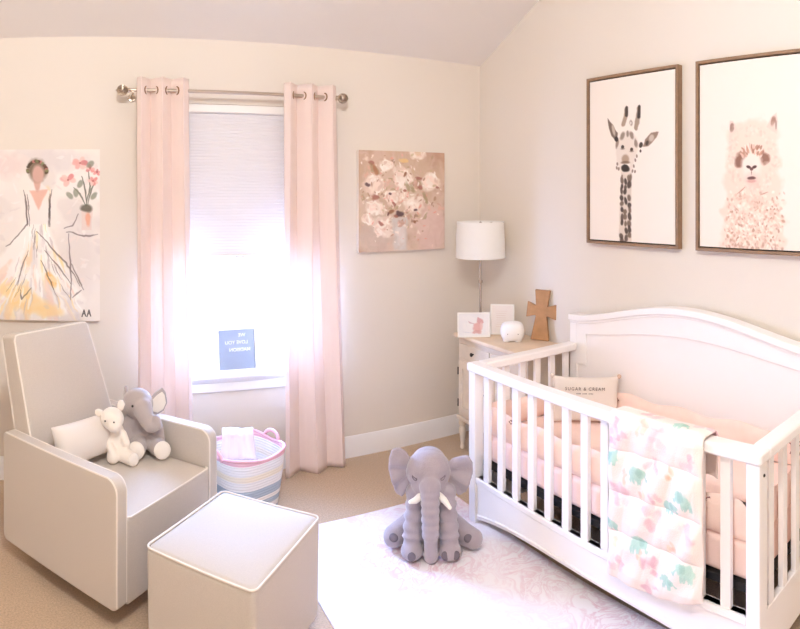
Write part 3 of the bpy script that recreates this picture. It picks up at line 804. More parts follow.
def wavy_ear(pts, t, mx, s):
    """large floppy ear: cupped, with soft folds running out from the root"""
    xs = [p[0] for p in pts]; zs = [p[1] for p in pts]
    bm = B(); step = .006; idx = {}
    def inside(x, z):
        c = False; n = len(pts)
        for i in range(n):
            x1, z1 = pts[i]; x2, z2 = pts[(i+1) % n]
            if (z1 > z) != (z2 > z) and x < (x2-x1)*(z-z1)/(z2-z1)+x1: c = not c
        return c
    nx = int((max(xs)-min(xs))/step)+1; nz = int((max(zs)-min(zs))/step)+1
    for i in range(nx):
        for j in range(nz):
            x = min(xs)+(i+.5)*step; z = min(zs)+(j+.5)*step
            if not inside(x, z): continue
            r_ = abs(x)+.02; a = math.atan2(z, r_)
            y = -.35*r_*r_/.1*.5 + .012*math.sin(a*7+1)*min(1, r_/.07)
            box(bm, x-step*.52, x+step*.52, y-t/2, y+t/2, z-step*.52, z+step*.52)
    bmesh.ops.transform(bm, matrix=mx, verts=bm.verts[:]); return bm
def lobe(pts, t, mx):
    """soft flat lobe from an outline in its own XZ plane"""
    bm = prism(B(), pts, 1, -t/2, t/2)
    bmesh.ops.transform(bm, matrix=mx, verts=bm.verts[:]); return bm
E1 = [(0, -.03), (.028, -.036), (.052, -.018), (.062, .012), (.052, .048), (.038, .064), (.014, .044), (-.004, .02)]
mx = Matrix.Translation((.010, .014, .196)) @ Matrix.Rotation(.35, 4, 'Z') @ Matrix.Rotation(.12, 4, 'Y') @ Matrix.Scale(1.2, 4)
er = obj('ear', lobe(E1, .014, mx), M['gplush'], ge, remesh=.004, smooth_it=3)
obj('ear_lining', lobe([(x*.78+.008, z*.78+.002) for x, z in E1], .008, mx @ Matrix.Translation((0, -.0062, 0))), M['pad'], er, remesh=.003, smooth_it=3)
mx = Matrix.Translation((-.092, .018, .205)) @ Matrix.Rotation(-1.0, 4, 'Z')
er = obj('ear', lobe([(-x*.8, z*.85) for x, z in E1], .014, mx), M['gplush'], ge, remesh=.004, smooth_it=3)
for c in ((-.044, -.0745, .212), (.021, -.048, .222)):
    obj('eye', ell(B(), c, (.0055, .004, .0055), seg=12), M['eye'], ge)
ge.scale = (1.13,)*3
# cream giraffe / lamb
x, y, a = toward(117, 2.935)
wb = thing('plush_lamb', 'small cream plush lamb leaning on the grey elephant in the armchair', 'stuffed animal', (x, y, SZ), -a-.1)
bm = B()
ell(bm, (.000, .01, .052), (.046, .042, .052))
chain(bm, [(.000, .008, .06), (.004, .004, .110), (-.006, -.004, .150)], [.040, .028, .026])
ell(bm, (-.018, -.018, .176), (.050, .052, .046), (0, .2, 0))
ell(bm, (-.008, -.045, .158), (.032, .034, .028))
chain(bm, [(.010, -.01, .034), (.060, -.060, .030)], [.034, .028])
chain(bm, [(-.010, -.01, .030), (-.012, -.052, .026)], [.032, .026])
chain(bm, [(-.022, -.004, .108), (-.034, -.030, .080), (-.016, -.048, .050)], [.018, .017, .016])
chain(bm, [(.024, -.004, .108), (.042, -.026, .076)], [.018, .017])
obj('body', bm, M['wplush'], wb, remesh=.0045, smooth_it=4)
EW = [(0, -.010), (.024, -.016), (.036, -.004), (.034, .012), (.020, .018), (0, .010)]
obj('ear', lobe([(-x, z) for x, z in EW], .012, Matrix.Translation((-.058, -.004, .192))), M['wplush'], wb, remesh=.004, smooth_it=2)
obj('ear', lobe([(-z, x*1.25) for x, z in EW], .012, Matrix.Translation((.012, -.004, .206)) @ Matrix.Rotation(.25, 4, 'Y')), M['wplush'], wb, remesh=.004, smooth_it=2)
for c in ((-.043, -.063, .180), (-.006, -.068, .178)): obj('eye', ell(B(), c, (.0042, .0035, .0042), seg=12), M['eye'], wb)
obj('foot_pad', ell(B(), (.074, -.074, .030), (.026, .016, .027), (0, 0, .7)), M['pad'], wb)

wb.scale = (1.12,)*3
# ================================================================== BIG ELEPHANT ON THE RUG
RUGZ = .010
x, y, a = toward(430, 2.985)
be = thing('plush_elephant', 'large grey plush elephant with white tusks sitting on the rug beside the crib', 'stuffed animal', (x, y, RUGZ), -a)
bm = B()
ell(bm, (.005, .055, .155), (.112, .100, .155))
ell(bm, (-.008, -.035, .370), (.108, .095, .096))
ell(bm, (-.006, -.010, .410), (.080, .078, .058))
ell(bm, (-.008, -.070, .318), (.082, .062, .060))
tp = []; tr = []
for k in range(41):
    t = k/40; tp.append((.000+.004*t, -.125-.042*math.sin(t*2.2)+.01*t, .335-.305*t)); tr.append((.043-.010*t)+.0080*abs(math.cos(t*PI*9))*(t < .72)-.003)
tube(bm, tp, tr, 18); ell(bm, tp[-1], (.034, .034, .034)); ell(bm, tp[0], (.05, .05, .05))
for s in (-1, 1):
    lp_ = []; lr = []
    cx = -.083 if s < 0 else .092
    for k in range(33):
        t = k/32; lp_.append((cx-.012*s*(1-t), -.085-.030*t+.03*(1-t), .275-.235*t)); lr.append(.035+.013*t+.0105*abs(math.cos(t*PI*5.0))*(t < .8)-.004)
    tube(bm, lp_, lr, 18)
    ell(bm, (cx, -.125, .042), (.052, .056, .042)); ell(bm, lp_[0], (.045, .045, .045))
chain(bm, [(-.085, .03, .08), (-.150, -.015, .062), (-.172, -.045, .060)], [.062, .052, .050])
chain(bm, [(.095, .03, .08), (.165, -.020, .058), (.205, -.055, .052)], [.062, .050, .046])
obj('body', bm, M['eleph'], be, remesh=.005, smooth_it=2)
EL = [(.02, .035), (-.010, .080), (-.045, .108), (-.080, .106), (-.100, .070), (-.098, .010), (-.084, -.050), (-.064, -.108), (-.034, -.122), (-.008, -.085), (.02, -.03)]
er = obj('ear', wavy_ear(EL, .018, Matrix.Translation((-.100, -.030, .372)) @ Matrix.Rotation(.15, 4, 'Z'), -1), M['eleph'], be, remesh=.005, smooth_it=9)
ER = [(-.02, .030), (.004, .040), (.030, .060), (.066, .078), (.100, .092), (.122, .064), (.124, .010), (.108, -.045), (.086, -.095), (.056, -.115), (.026, -.085), (.004, -.045), (-.01, -.01)]
er = obj('ear', wavy_ear(ER, .018, Matrix.Translation((.084, -.030, .368)) @ Matrix.Rotation(-.15, 4, 'Z'), 1), M['eleph'], be, remesh=.005, smooth_it=9)
for s in (-1, 1):   # tusks
    bm = chain(B(), [(s*.042, -.115, .288), (s*.066, -.145, .282), (s*.090, -.165, .258 if s > 0 else .284)], [.017, .015, .009], 4)
    obj('tusk', bm, M['tusk'], be)
for s in (-1, 1):   # embroidered sleepy eyes
    ex = -.068 if s < 0 else .056
    bm = B()
    for k in range(2):
        pts = []
        for t in np.linspace(-1, 1, 7):
            px_ = ex+s*.004+.011*t; pz = .372-s*t*-.004-.010*(1-t*t)*(1 if k else .2)-.004*k
            dx = (px_+.008)/.102; dz = (pz-.372)/.098; yy = -.035-.095*math.sqrt(max(.02, 1-dx*dx-dz*dz))-.002
            pts.append((px_, yy, pz))
        tube(bm, pts, .0022, 6)
    obj('eye', bm, M['stitch'], be)
for cx in (-.083, .092):
    for dx in (0,) if cx < 0 else (-.022, .026):
        c = Vector((cx+dx+(.0 if cx > 0 else .0), -.176+abs(dx)*.4, .040))
        obj('toe_patch', ell(B(), c, (.019, .010, .021), (0, 0, dx*12)), M['elephd'], be)
obj('sole_patch', ell(B(), (-.170, -.091, .078), (.022, .012, .020), (0, 0, -.2)), M['elephd'], be)
obj('sole_patch', ell(B(), (.178, -.086, .072), (.020, .012, .020), (0, 0, .1)), M['elephd'], be)

# ================================================================== RUG
bm = prism(B(), rrect(.925, 1.93, .35, 2.955, .02, 4), 2, .0005, RUGZ)
rg = obj('area_rug', bm, M['rug'], None, bevel=.003, seg=2)
tag(rg, 'white and faded pink patterned area rug on the tan carpet beneath the big plush elephant', 'rug')

# ================================================================== BASKET + THROW
BX, BY = .825, 3.25
bk = thing('rope_basket', 'square woven rope basket with pink rim and pastel bands beside the curtain', 'basket', (BX, BY, 0), math.radians(24))
bm = B(); rings = []
prof = [(.150, .0), (.158, .02), (.170, .10), (.182, .20), (.192, .29), (.196, .318), (.190, .322), (.184, .316), (.178, .25), (.168, .12), (.152, .02), (.145, .014)]
def sq(r, k, n=64, e=3.2):
    a = 2*PI*k/n; c, s = math.cos(a), math.sin(a); m = (abs(c)**e+abs(s)**e)**(-1/e); return r*m*c, r*m*s
for r, z in prof:
    rings.append([bm.verts.new((*sq(r, k), z+(.016*(abs(math.cos(2*PI*k/64)*math.sin(2*PI*k/64))*2)**2 if z > .25 else 0))) for k in range(64)])
for i in range(len(prof)-1):
    for k in range(64): bm.faces.new([rings[i][k], rings[i][(k+1) % 64], rings[i+1][(k+1) % 64], rings[i+1][k]])
bm.faces.new(rings[0][::-1]); bm.faces.new(rings[-1]); bmesh.ops.recalc_face_normals(bm, faces=bm.faces[:])
obj('woven_wall', bm, M['basket'], bk)
pts = [(*sq(.192, k), .322+.016*(abs(math.cos(2*PI*k/64)*math.sin(2*PI*k/64))*2)**2) for k in range(64)]
obj('pink_rim', tube(B(), pts, .0085, 10, closed=True), M['handle'], bk)
for s in (1, -1):
    pts = [(s*(.192+.012*math.sin(t)), -.062*math.cos(t)*1.0, .318+.048*math.sin(t)) for t in np.linspace(0, PI, 14)]
    obj('handle', tube(B(), pts, .0105, 10), M['handle'], bk)
# folded throw standing in the basket
tw = thing('folded_throw', 'pale pink folded throw with fringe standing in the rope basket', 'throw blanket', (BX-.035, BY+.0, .05), -.25)
bm = B(); nx, nz = 24, 26; G = []
TH, TWD = .345, .165
prof = []
for k in range(nz+1): prof.append((-.045, TH*k/nz))
for k in range(1, 8): a = PI*k/8; prof.append((-.045*math.cos(a), TH+.030*math.sin(a)))
for k in range(nz+1): prof.append((.045, TH*(1-k/nz)))
for q, (yy, z) in enumerate(prof):
    row = []
    for i in range(nx+1):
        u = i/nx; wv = .004*math.sin(u*26+z*3)+.006*math.sin(u*9+z*14)
        wd = TWD*(1+.42*(1-z/TH)) if z < TH else TWD
        row.append(bm.verts.new(((u-.5)*wd+.012*(1-z/TH), yy*(1+.5*(1-min(z, TH)/TH))-.05*(1-min(z, TH)/TH)*(1 if yy < 0 else .2)+wv, z)))
    G.append(row)
for q in range(len(G)-1):
    for i in range(nx): bm.faces.new([G[q][i], G[q+1][i], G[q+1][i+1], G[q][i+1]])
obj('folded_cloth', bm, M['throw'], tw, solid=.007)
bm = B()
for k in range(30):
    u = (k+.5)/30; x = (u-.5)*TWD*1.24+.006
    tube(bm, [(x, -.080-.004, .250), (x+.002*math.sin(k*3), -.092, .20), (x+.004*math.sin(k*5), -.100, .15)], .0022, 5)
obj('fringe', bm, mat('lilac_fringe', (196, 182, 196), .95), tw)

# ================================================================== LETTER BOARD ON THE SILL
x, y = .893, YB+.022
lb = thing('letter_board', 'grey felt letter board in a white frame standing on the window sill', 'letter board', (x, y, .613), math.radians(-3))
lb.rotation_euler = (math.radians(-7), math.radians(-1.2), math.radians(-3))
bw, bh, f = .248, .262, .013
bm = boxd(-bw/2, -bw/2+f, -.009, .009, 0, bh); box(bm, bw/2-f, bw/2, -.009, .009, 0, bh)
box(bm, -bw/2+f, bw/2-f, -.009, .009, 0, f); box(bm, -bw/2+f, bw/2-f, -.009, .009, bh-f, bh)
obj('frame', bm, M['white'], lb, bevel=.002, seg=2)
bm = boxd(-bw/2+f, bw/2-f, -.002, .005, f, bh-f)
for k in range(30):
    z = f+.006+k*(bh-2*f-.01)/30; box(bm, -bw/2+f+.001, bw/2-f-.001, -.0032, -.0015, z, z+.0045)
obj('felt_panel', bm, M['felt'], lb, smooth=False)
for s, cx, cz in (('WE', .032, .216), ('LOVE YOU', -.003, .173), ('MADISON', .017, .129)):
    me = text_mesh(s, .0295, True, .0012, .0006)
    o = obj('lettering', me, M['letter'], lb)
    o.rotation_euler = (PI/2, 0, 0); o.location = (cx, -.0045, cz)

# ================================================================== CABINET IN THE CORNER
CX0, CX1, CY0, CY1, CZ = 2.29, XR-.02, 2.70, 3.45, .768
cb = thing('side_cabinet', 'small antique cream cabinet with tapered legs in the corner behind the crib', 'cabinet', (CX0, CY0, 0))
W_, D_ = CY1-CY0, CX1-CX0
top = prism(B(), [(0, CZ-.024), (D_, CZ-.024), (D_, CZ), (.004, CZ), (0, CZ-.006)], 1, 0, W_)
obj('top', top, M['cabtop'], cb, bevel=.004, seg=3)
obj('body', boxd(.030, D_-.004, .02, W_-.02, .215, CZ-.0242), M['cab'], cb, bevel=.003, seg=2)
obj('base_moulding', boxd(.016, D_-.002, .008, W_-.008, .196, .222), M['cab'], cb, bevel=.006, seg=3)
for a0, a1 in ((.04, W_/2-.008), (W_/2+.008, W_-.04)):
    dr = obj('drawer', boxd(.020, .0305, a0, a1, .610, .705), M['cab'], cb, bevel=.004, seg=2)
    mid = (a0+a1)/2
    kb = lathe(B(), [(.005, 0), (.005, .010), (.012, .015), (.013, .021), (.006, .026)], 16)
    bmesh.ops.transform(kb, matrix=Matrix.Translation((.021, mid, .662)) @ Matrix.Rotation(-PI/2, 4, 'Y'), verts=kb.verts[:])
    obj('knob', kb, M['bronze'], dr)
    dr = obj('door', boxd(.021, .0305, a0, a1, .240, .595), M['cab'], cb, bevel=.003, seg=2)
    bm = boxd(.014, .0215, a0+.002, a0+.045, .242, .593); box(bm, .014, .0215, a1-.045, a1-.002, .242, .593)
    box(bm, .014, .0215, a0+.045, a1-.045, .242, .29); box(bm, .014, .0215, a0+.045, a1-.045, .545, .593)
    obj('door_frame', bm, M['cab'], dr, bevel=.002, seg=2)
    hy_ = a1+.006 if a0 > .2 else a0-.006
    for z in (.31, .52):
        obj('hinge', tube(B(), [(.016, hy_, z-.024), (.016, hy_, z+.024)], .005, 8), M['bronze'], dr)
    kb = lathe(B(), [(.004, 0), (.004, .008), (.009, .013), (.004, .02)], 14)
    bmesh.ops.transform(kb, matrix=Matrix.Translation((.015, a1-.02 if a0 < .2 else a0+.02, .44)) @ Matrix.Rotation(-PI/2, 4, 'Y'), verts=kb.verts[:])
    obj('knob', kb, M['bronze'], dr)
for lx in (.046, D_-.035):
    for ly in (.042, W_-.042):
        obj('leg', lathe(B(), [(.013, 0), (.017, .012), (.013, .03), (.024, .13), (.017, .150), (.026, .165), (.026, .197)], 18, (lx, ly, 0)), M['cab'], cb)

# lamp
lx, ly, _ = toward(480.5, 4.13)
lm = thing('table_lamp', 'table lamp with white drum shade and slim nickel pole on the corner cabinet', 'lamp', (lx, ly, CZ))
obj('base', lathe(B(), [(.072, 0), (.074, .006), (.070, .014), (.018, .020), (.010, .032)], 36), M['chrome'], lm)
obj('pole', lathe(B(), [(.0085, .02), (.0085, .33), (.014, .335), (.014, .350), (.0075, .356), (.0075, .50), (.014, .505), (.014, .54), (.004, .545), (.004, .715), (.010, .72), (.008, .738), (.002, .742)], 20), M['chrome'], lm)
bm = B(); R0, R1, Z0, Z1 = .166, .158, .503, .742; rg_ = []
for r, z in ((R0, Z0), (R1, Z1), (R1-.003, Z1), (R0-.003, Z0)):
    rg_.append([bm.verts.new((r*math.cos(2*PI*k/64), r*math.sin(2*PI*k/64), z)) for k in range(64)])
for i in range(4):
    for k in range(64): bm.faces.new([rg_[i][k], rg_[i][(k+1) % 64], rg_[(i+1) % 4][(k+1) % 64], rg_[(i+1) % 4][k]])
bmesh.ops.recalc_face_normals(bm, faces=bm.faces[:])
obj('lamp_shade', bm, M['lshade'], lm)
bm = B()
for k in range(3):
    a = 2*PI*k/3+.4; tube(bm, [(0, 0, .718), (.156*math.cos(a), .156*math.sin(a), .732)], .002, 6)
obj('shade_spider', bm, M['chrome'], lm)
obj('bulb', lathe(B(), [(.012, .54), (.014, .56), (.028, .60), (.028, .625), (.016, .648), (.003, .655)], 20), M['white'], lm)

# photo frames
def desk_frame(label, px, dist, wdt, hgt, rz, draw, bordr=.010):
    x, y, a = toward(px, dist)
    t = thing('photo_frame', label, 'photo frame', (x, y, CZ+.001), 0)
    t.rotation_euler = (math.radians(-8), 0, -a+rz)
    b = bordr
    bm = boxd(-wdt/2, -wdt/2+b, -.007, .008, 0, hgt); box(bm, wdt/2-b, wdt/2, -.007, .008, 0, hgt)
    box(bm, -wdt/2+b, wdt/2-b, -.007, .008, 0, b); box(bm, -wdt/2+b, wdt/2-b, -.007, .008, hgt-b, hgt)
    obj('frame', bm, M['white'], t, bevel=.0015, seg=2)
    obj('backing', boxd(-wdt/2+b, wdt/2-b, 0, .006, b, hgt-b), M['white'], t, smooth=False)
    cv = Canvas(wdt-2*b, hgt-2*b, 90, (238, 234, 232)); draw(cv)
    obj('print', cv.mesh('print', lambda u, v: np.stack([u-(wdt/2-b), np.full_like(u, -.0015), hgt-b-v], -1)), M['print'], t)
    st_ = prism(B(), [(.008, hgt*.7), (.010, hgt*.7), (.045, .006), (.040, .002)], 0, -.015, .015)
    obj('easel_back', st_, M['white'], t)
    return t
def d1(c):
    c.blend(np.clip(c.noise(4)*.3, 0, .3), (222, 222, 226))
    W, H = c.w, c.h
    c.ell(W*.62, H*.62, W*.15, H*.22, (222, 170, 164), .9, .4, 0, .003); c.ell(W*.70, H*.34, W*.10, H*.14, (216, 160, 156), .9, .4, 0, .003)
    c.ell(W*.60, H*.84, W*.16, H*.08, (210, 158, 152), .8, .5, 0, .003); c.line([(W*.5, H*.45), (W*.36, H*.40), (W*.32, H*.34)], .004, (196, 160, 160), .8)
    c.ell(W*.75, H*.55, W*.05, H*.18, (232, 196, 190), .8, .5); c.line([(W*.12, H*.82), (W*.4, H*.86)], .002, (206, 206, 214), .8)
def d2(c):
    W, H = c.w, c.h; c.blend(np.ones((c.ny, c.nx))*.6, (244, 232, 226))
    for k in range(8): c.line([(W*.22, H*(.2+.08*k)), (W*(.62+.1*random.random()), H*(.2+.08*k))], .0011, (226, 206, 200), .8, taper=False)
desk_frame('landscape white photo frame with a small pink figure, below the lamp', 474, 4.0, .212, .158, .05, d1)
desk_frame('portrait white photo frame with pale print, between lamp and cross', 502, 4.07, .158, .198, -.12, d2)

# white ceramic bank
x, y, a = toward(512.5, 3.90)
wk = thing('ceramic_bank', 'small rounded white ceramic bank on the corner cabinet in front of the cross', 'ornament', (x, y, CZ), -a)
bm = B(); bmesh.ops.create_cube(bm, size=1, matrix=Matrix.Translation((0, 0, .066)) @ Matrix.Diagonal((.142, .110, .100, 1)))
bmesh.ops.subdivide_edges(bm, edges=bm.edges[:], cuts=3, use_grid_fill=True)
for v in bm.verts:
    n_ = Vector((v.co.x/.071, v.co.y/.05, (v.co.z-.066)/.046)); L_ = n_.length
    s_ = (max(abs(n_.x), abs(n_.y), abs(n_.z))/L_)*.45+.55*1/L_*max(abs(n_.x), abs(n_.y), abs(n_.z))
    n_ *= (.28+.72*1.22*s_/max(abs(n_.x), abs(n_.y), abs(n_.z)))
    v.co = Vector((n_.x*.071, n_.y*.05, .064+n_.z*.056))
wb_ = obj('bank_body', bm, M['ceramic'], wk, sub=2)
for fx in (-.036, .034): obj('foot', lathe(B(), [(.020, 0), (.024, .005), (.03, .03)], 14, (fx, -.008, 0)), M['ceramic'], wk)
for fx in (-.03, .035): obj('eye', ell(B(), (fx, -.0535, .055), (.0025, .0025, .0035), seg=8), M['ink'], wk)

# wooden cross
x = XR-.058; y = x/math.tan((540-PX0)/FPX)
cr = thing('wooden_cross', 'brown wooden cross with flared arms leaning on the wall above the cabinet', 'cross', (x, y, CZ+.004), -((540-PX0)/FPX)-.28)
H = .315; cp_ = [(-.060, 0), (.060, 0), (.036, .150), (.042, .152), (.096, .134), (.096, .232), (.038, .212), (.048, H), (-.050, H), (-.038, .214), (-.094, .236), (-.098, .138), (-.042, .154), (-.036, .150)]
cr.rotation_euler = (math.radians(-3), math.radians(3), cr.rotation_euler[2])
cb_ = prism(B(), cp_, 1, -.014, .014)
obj('cross_body', cb_, M['cross'], cr, bevel=.004, seg=2)

# ================================================================== CRIB
KX0, KX1, KY0, KY1 = 1.845, 2.630, .985, 2.635
cr_ = thing('crib', 'white wooden baby crib with arched headboard against the right wall', 'crib', (KX0, KY0, 0))
LX, LY = KX1-KX0, KY1-KY0; RT = .822; RB = .778; PB = .245
P_ = .055
for px_, py_, h in ((0, 0, RB), (0, LY-P_, RB), (LX-P_, 0, .975), (LX-P_, LY-P_, .975)):
    obj('post', boxd(px_, px_+P_, py_, py_+P_, RUGZ if px_ == 0 else 0, h), M['crib'], cr_, bevel=.004, seg=3)
# rails
obj('top_rail', boxd(-.010, .062, -.010, LY+.010, RB, RT), M['crib'], cr_, bevel=.012, seg=4)
for yy0, yy1 in ((-.010, .062), (LY-.062, LY+.010)):
    obj('top_rail', boxd(.062, LX-P_, yy0, yy1, RB, RT-.0008), M['crib'], cr_, bevel=.010, seg=4)
# front skirt with an arched lower edge
sk = [(P_, PB), (P_, .032)]
for k in range(25):
    t = -1+2*k/24; sk.append((LY/2+t*(LY/2-P_-.02), .032+.055*(1-abs(t)**3.5)))
sk += [(LY-P_, .03), (LY-P_, PB)]
obj('bottom_rail', prism(B(), sk, 0, .012, .042), M['crib'], cr_, bevel=.003, seg=2)
obj('moulding', boxd(.002, .046, P_, LY-P_, PB-.028, PB), M['crib'], cr_, bevel=.005, seg=3)
mo = [(P_+.0, .045+.055*0)]
bm = tube(B(), [(.010, LY/2+t*(LY/2-P_-.01), .050+.055*(1-abs(t)**3.5)) for t in np.linspace(-1, 1, 30)], .006, 8)
obj('moulding', bm, M['crib'], cr_)
for y0 in (.012, LY-.042):
    obj('bottom_rail', boxd(P_, LX-P_, y0, y0+.03, .06, PB), M['crib'], cr_, bevel=.004, seg=2)
# slats
for k in range(13):
    cy = LY-(KY1-2.505)-k*.1145
    obj('slat', boxd(.014, .036, cy-.021, cy+.021, PB-.002, RB+.002), M['crib'], cr_, bevel=.003, seg=2)
for y0 in (.014, LY-.036):
    for k in range(6):
        cx = .055+.062+k*.1105
        if cx > LX-.08: break
        obj('slat', boxd(cx-.019, cx+.019, y0, y0+.022, PB-.002, RB+.002), M['crib'], cr_, bevel=.003, seg=2)
# headboard
def arch(y, base=.985, rise=.125):
    t = min(1, abs(y-LY/2)/(LY/2)/.93); return base+rise*max(0, .5*(1+math.cos(PI*t)))**.75
ys = np.linspace(0, LY, 61)
hb = [(LY, .12), (0, .12)]+[(y, arch(y)-.03) for y in ys]
obj('headboard', prism(B(), hb, 0, LX-.045, LX-.008), M['crib'], cr_)
def band(d0, d1, x0, x1, bev=.004):
    return prism(B(), [(y, arch(y)-d1) for y in ys]+[(y, arch(y)-d0) for y in ys[::-1]], 0, x0, x1)
obj('headboard_cap', band(0, .034, LX-.070, LX+.004), M['crib'], cr_, bevel=.004, seg=3)
obj('moulding', band(.034, .050, LX-.058, LX-.02), M['crib'], cr_, bevel=.003, seg=2)
# raised frame around a slightly recessed arched panel
def arch2(y): return arch(y, .875, .085)
yi = np.linspace(.13, LY-.13, 51)
top_o = [(y, arch(y)-.05) for y in ys]
fr = top_o+[(LY, .70)]+[(LY-.13, .70)]+[(y, arch2(y)) for y in yi[::-1]]+[(.13, .70), (0, .70)]
obj('headboard_frame', prism(B(), fr, 0, LX-.0535, LX-.040), M['crib'], cr_, bevel=.003, seg=2)
# black spring frame
bm = boxd(.055, LX-.06, .05, LY-.05, .292, .322)
obj('mattress_support', bm, M['black'], cr_, bevel=.003, seg=2)
obj('bolt', ell(B(), (.030, -.001, .735), (.006, .004, .006), seg=10), M['black'], cr_)
obj('bolt', ell(B(), (.047, LY-.10, .66), (.005, .005, .005), seg=10), M['black'], cr_) if False else None

# mattress with blush sheet
bm = boxd(.062, LX-.066, .052, LY-.052, .3225, .465)
bmesh.ops.transform(bm, matrix=Matrix.Translation((KX0, KY0, 0)), verts=bm.verts[:])
mt = obj('crib_mattress', bm, M['sheet'], None, bevel=.03, seg=5)
tag(mt, 'crib mattress in a blush pink fitted sheet lying inside the crib', 'mattress')
# padded bumper: four quilted walls, tied at the corners
bu = thing('crib_bumper', 'peach padded bumper with mauve ties lining the inside of the crib', 'crib bumper', (KX0, KY0, .4655))
def bump_panel(p0, p1, inward, h=.145, t=.040):
    p0, p1, inward = Vector(p0), Vector(p1), Vector(inward)
    L_ = (p1-p0).length; n = max(8, int(L_/.03)); m = 8; bm = B(); g = {}
    for s in (0, 1):
        for i in range(n+1):
            for j in range(m+1):
                u, v = i/n, j/m
                e = (max(0, 1-(2*v-1)**2)**.4)*(max(0, 1-(2*u-1)**20))
                q = 1-.25*abs(math.sin(u*L_/.22*PI+PI/2))**8
                c = p0.lerp(p1, u)+inward*(t/2+(1 if s else -1)*t/2*e*q)
                g[s, i, j] = bm.verts.new((c.x, c.y, v*h*(.94+.06*math.sin(u*L_*19))))
    for s in (0, 1):
        for i in range(n):
            for j in range(m): bm.faces.new([g[s, i, j], g[s, i+1, j], g[s, i+1, j+1], g[s, i, j+1]])
    for i in range(n):
        for j in (0, m): bm.faces.new([g[0, i, j], g[0, i+1, j], g[1, i+1, j], g[1, i, j]])
    for j in range(m):
        for i in (0, n): bm.faces.new([g[0, i, j], g[0, i, j+1], g[1, i, j+1], g[1, i, j]])
    bmesh.ops.remove_doubles(bm, verts=bm.verts[:], dist=1e-5); bmesh.ops.recalc_face_normals(bm, faces=bm.faces[:])
    return bm
a0, a1, b0, b1 = .048, LX-.062, .044, LY-.044
obj('padded_panel', bump_panel((a0, b0+.04, 0), (a0, b1-.04, 0), (1, 0, 0)), M['bumper'], bu)
obj('padded_panel', bump_panel((a1, b0+.04, 0), (a1, b1-.04, 0), (-1, 0, 0), .155), M['bumper'], bu)
obj('padded_panel', bump_panel((a0+.0, b0, 0), (a1, b0, 0), (0, 1, 0)), M['bumper'], bu)
obj('padded_panel', bump_panel((a0+.0, b1, 0), (a1, b1, 0), (0, -1, 0)), M['bumper'], bu)
for (tx, ty) in ((a1-.05, .18), (a1-.05, LY-.40), (.055, .26), (.055, LY-.3), (a0+.012, .80)):
    bm = B(); c = Vector((tx, ty, .115))
    ell(bm, c, (.008, .010, .008), seg=10)
    for s in (-1, 1):
        tube(bm, [c, c+Vector((.002, s*.022, .010)), c+Vector((0, s*.034, 0)), c+Vector((0, s*.020, -.008)), c], .0028, 6)
        tube(bm, [c, c+Vector((.002, s*.014, -.026)), c+Vector((0, s*.026, -.052))], .0026, 6)
    obj('tie', bm, M['tie'], bu)

# small pillow with writing
mp = Matrix.Translation((2.40, 2.335, .588)) @ Matrix.Rotation(-.86, 4, 'Z') @ Matrix.Rotation(-.22, 4, 'X')
pl = thing('throw_pillow', 'small cream rectangular pillow with a line of writing, inside the crib near the headboard', 'pillow')
pl.matrix_world = mp
obj('cushion_body', cushion(.37, .245, .10, p=.42), M['pillow'], pl, sub=1)
for tx, al, sz, zz in (('SUGAR & CREAM', 0, .0235, .054),):
    me = text_mesh(tx, sz, False, .0006, 0, 1.25)
    o = obj('lettering', me, M['ink'], pl); o.rotation_euler = (PI/2-.24, 0, 0); o.location = (.0, -.0465, zz)
bm = B()
for k in range(15):
    x_ = -.045+k*.0065
    if k % 5 == 4: continue
    box(bm, x_, x_+.0034, -.0492, -.0478, .028, .033)
obj('small_lettering', bm, M['ink'], pl, smooth=False)
for sx, sz in ((-1, 1), (1, 1), (-1, -1), (1, -1)):
    bm = ell(B(), (sx*.182, 0, sz*.118), (.012, .010, .012), seg=12)
    obj('tassel', bm, M['pillow'] if sx < 0 else mat('mauve_tassel', (206, 178, 160), .9), pl)

# ---- quilt over the front rail
QY1, QY0 = 1.640, 1.200
QW = QY1-QY0
path = []   # (x, z) inside bottom -> over rail -> outside bottom
XI, XO = KX0+.062+.012, KX0-.010-.010
for z in np.linspace(.655, RT-.01, 14): path.append((XI, z))
for k in range(1, 8): a = PI/2*k/8; path.append((XI-.014*(1-math.cos(a)), RT-.01+.020*math.sin(a)))
for x in np.linspace(XI-.016, XO+.014, 8): path.append((x, RT+.0115))
for k in range(1, 8): a = PI/2*k/8; path.append((XO+.014*(1-math.sin(a)), RT-.01+.020*math.cos(a)))
for z in np.linspace(RT-.02, .195, 120): path.append((XO, z))
pa = np.array(path); ds = np.r_[0, np.cumsum(np.hypot(*np.diff(pa, axis=0).T))]; QL = ds[-1]
iout = np.argmax(pa[:, 0] <= XO+1e-6); s_out = ds[iout]
cv = Canvas(QW, QL, 150, (247, 232, 222))
cv.blend(np.clip(cv.noise(3)*.35+.2, 0, .6), (250, 236, 226)); cv.blend(np.clip(cv.noise(4)*.4-.1, 0, .5), (244, 220, 212))
random.seed(5)
MINT = (176, 212, 196); PK = (238, 196, 194); PE = (246, 212, 184)
def ele(u, v, s, col, fl=1):
    cv.ell(u, v, s*.95, s*.72, col, .85, .35, 0, .006); cv.ell(u-fl*s*.95, v-s*.15, s*.55, s*.52, col, .85, .35, 0, .005)
    cv.ell(u-fl*s*.6, v-s*.25, s*.42, s*.5, tuple(int(c*.93) for c in col), .7, .3, 0, .004)
    cv.line([(u-fl*s*1.25, v), (u-fl*s*1.55, v+s*.5), (u-fl*s*1.75, v+s*.35)], s*.17, col, .85, .002)
    for dx in (-.55, -.2, .35, .65): cv.ell(u+dx*s, v+s*.78, s*.17, s*.42, col, .85, .3, 0, .003)
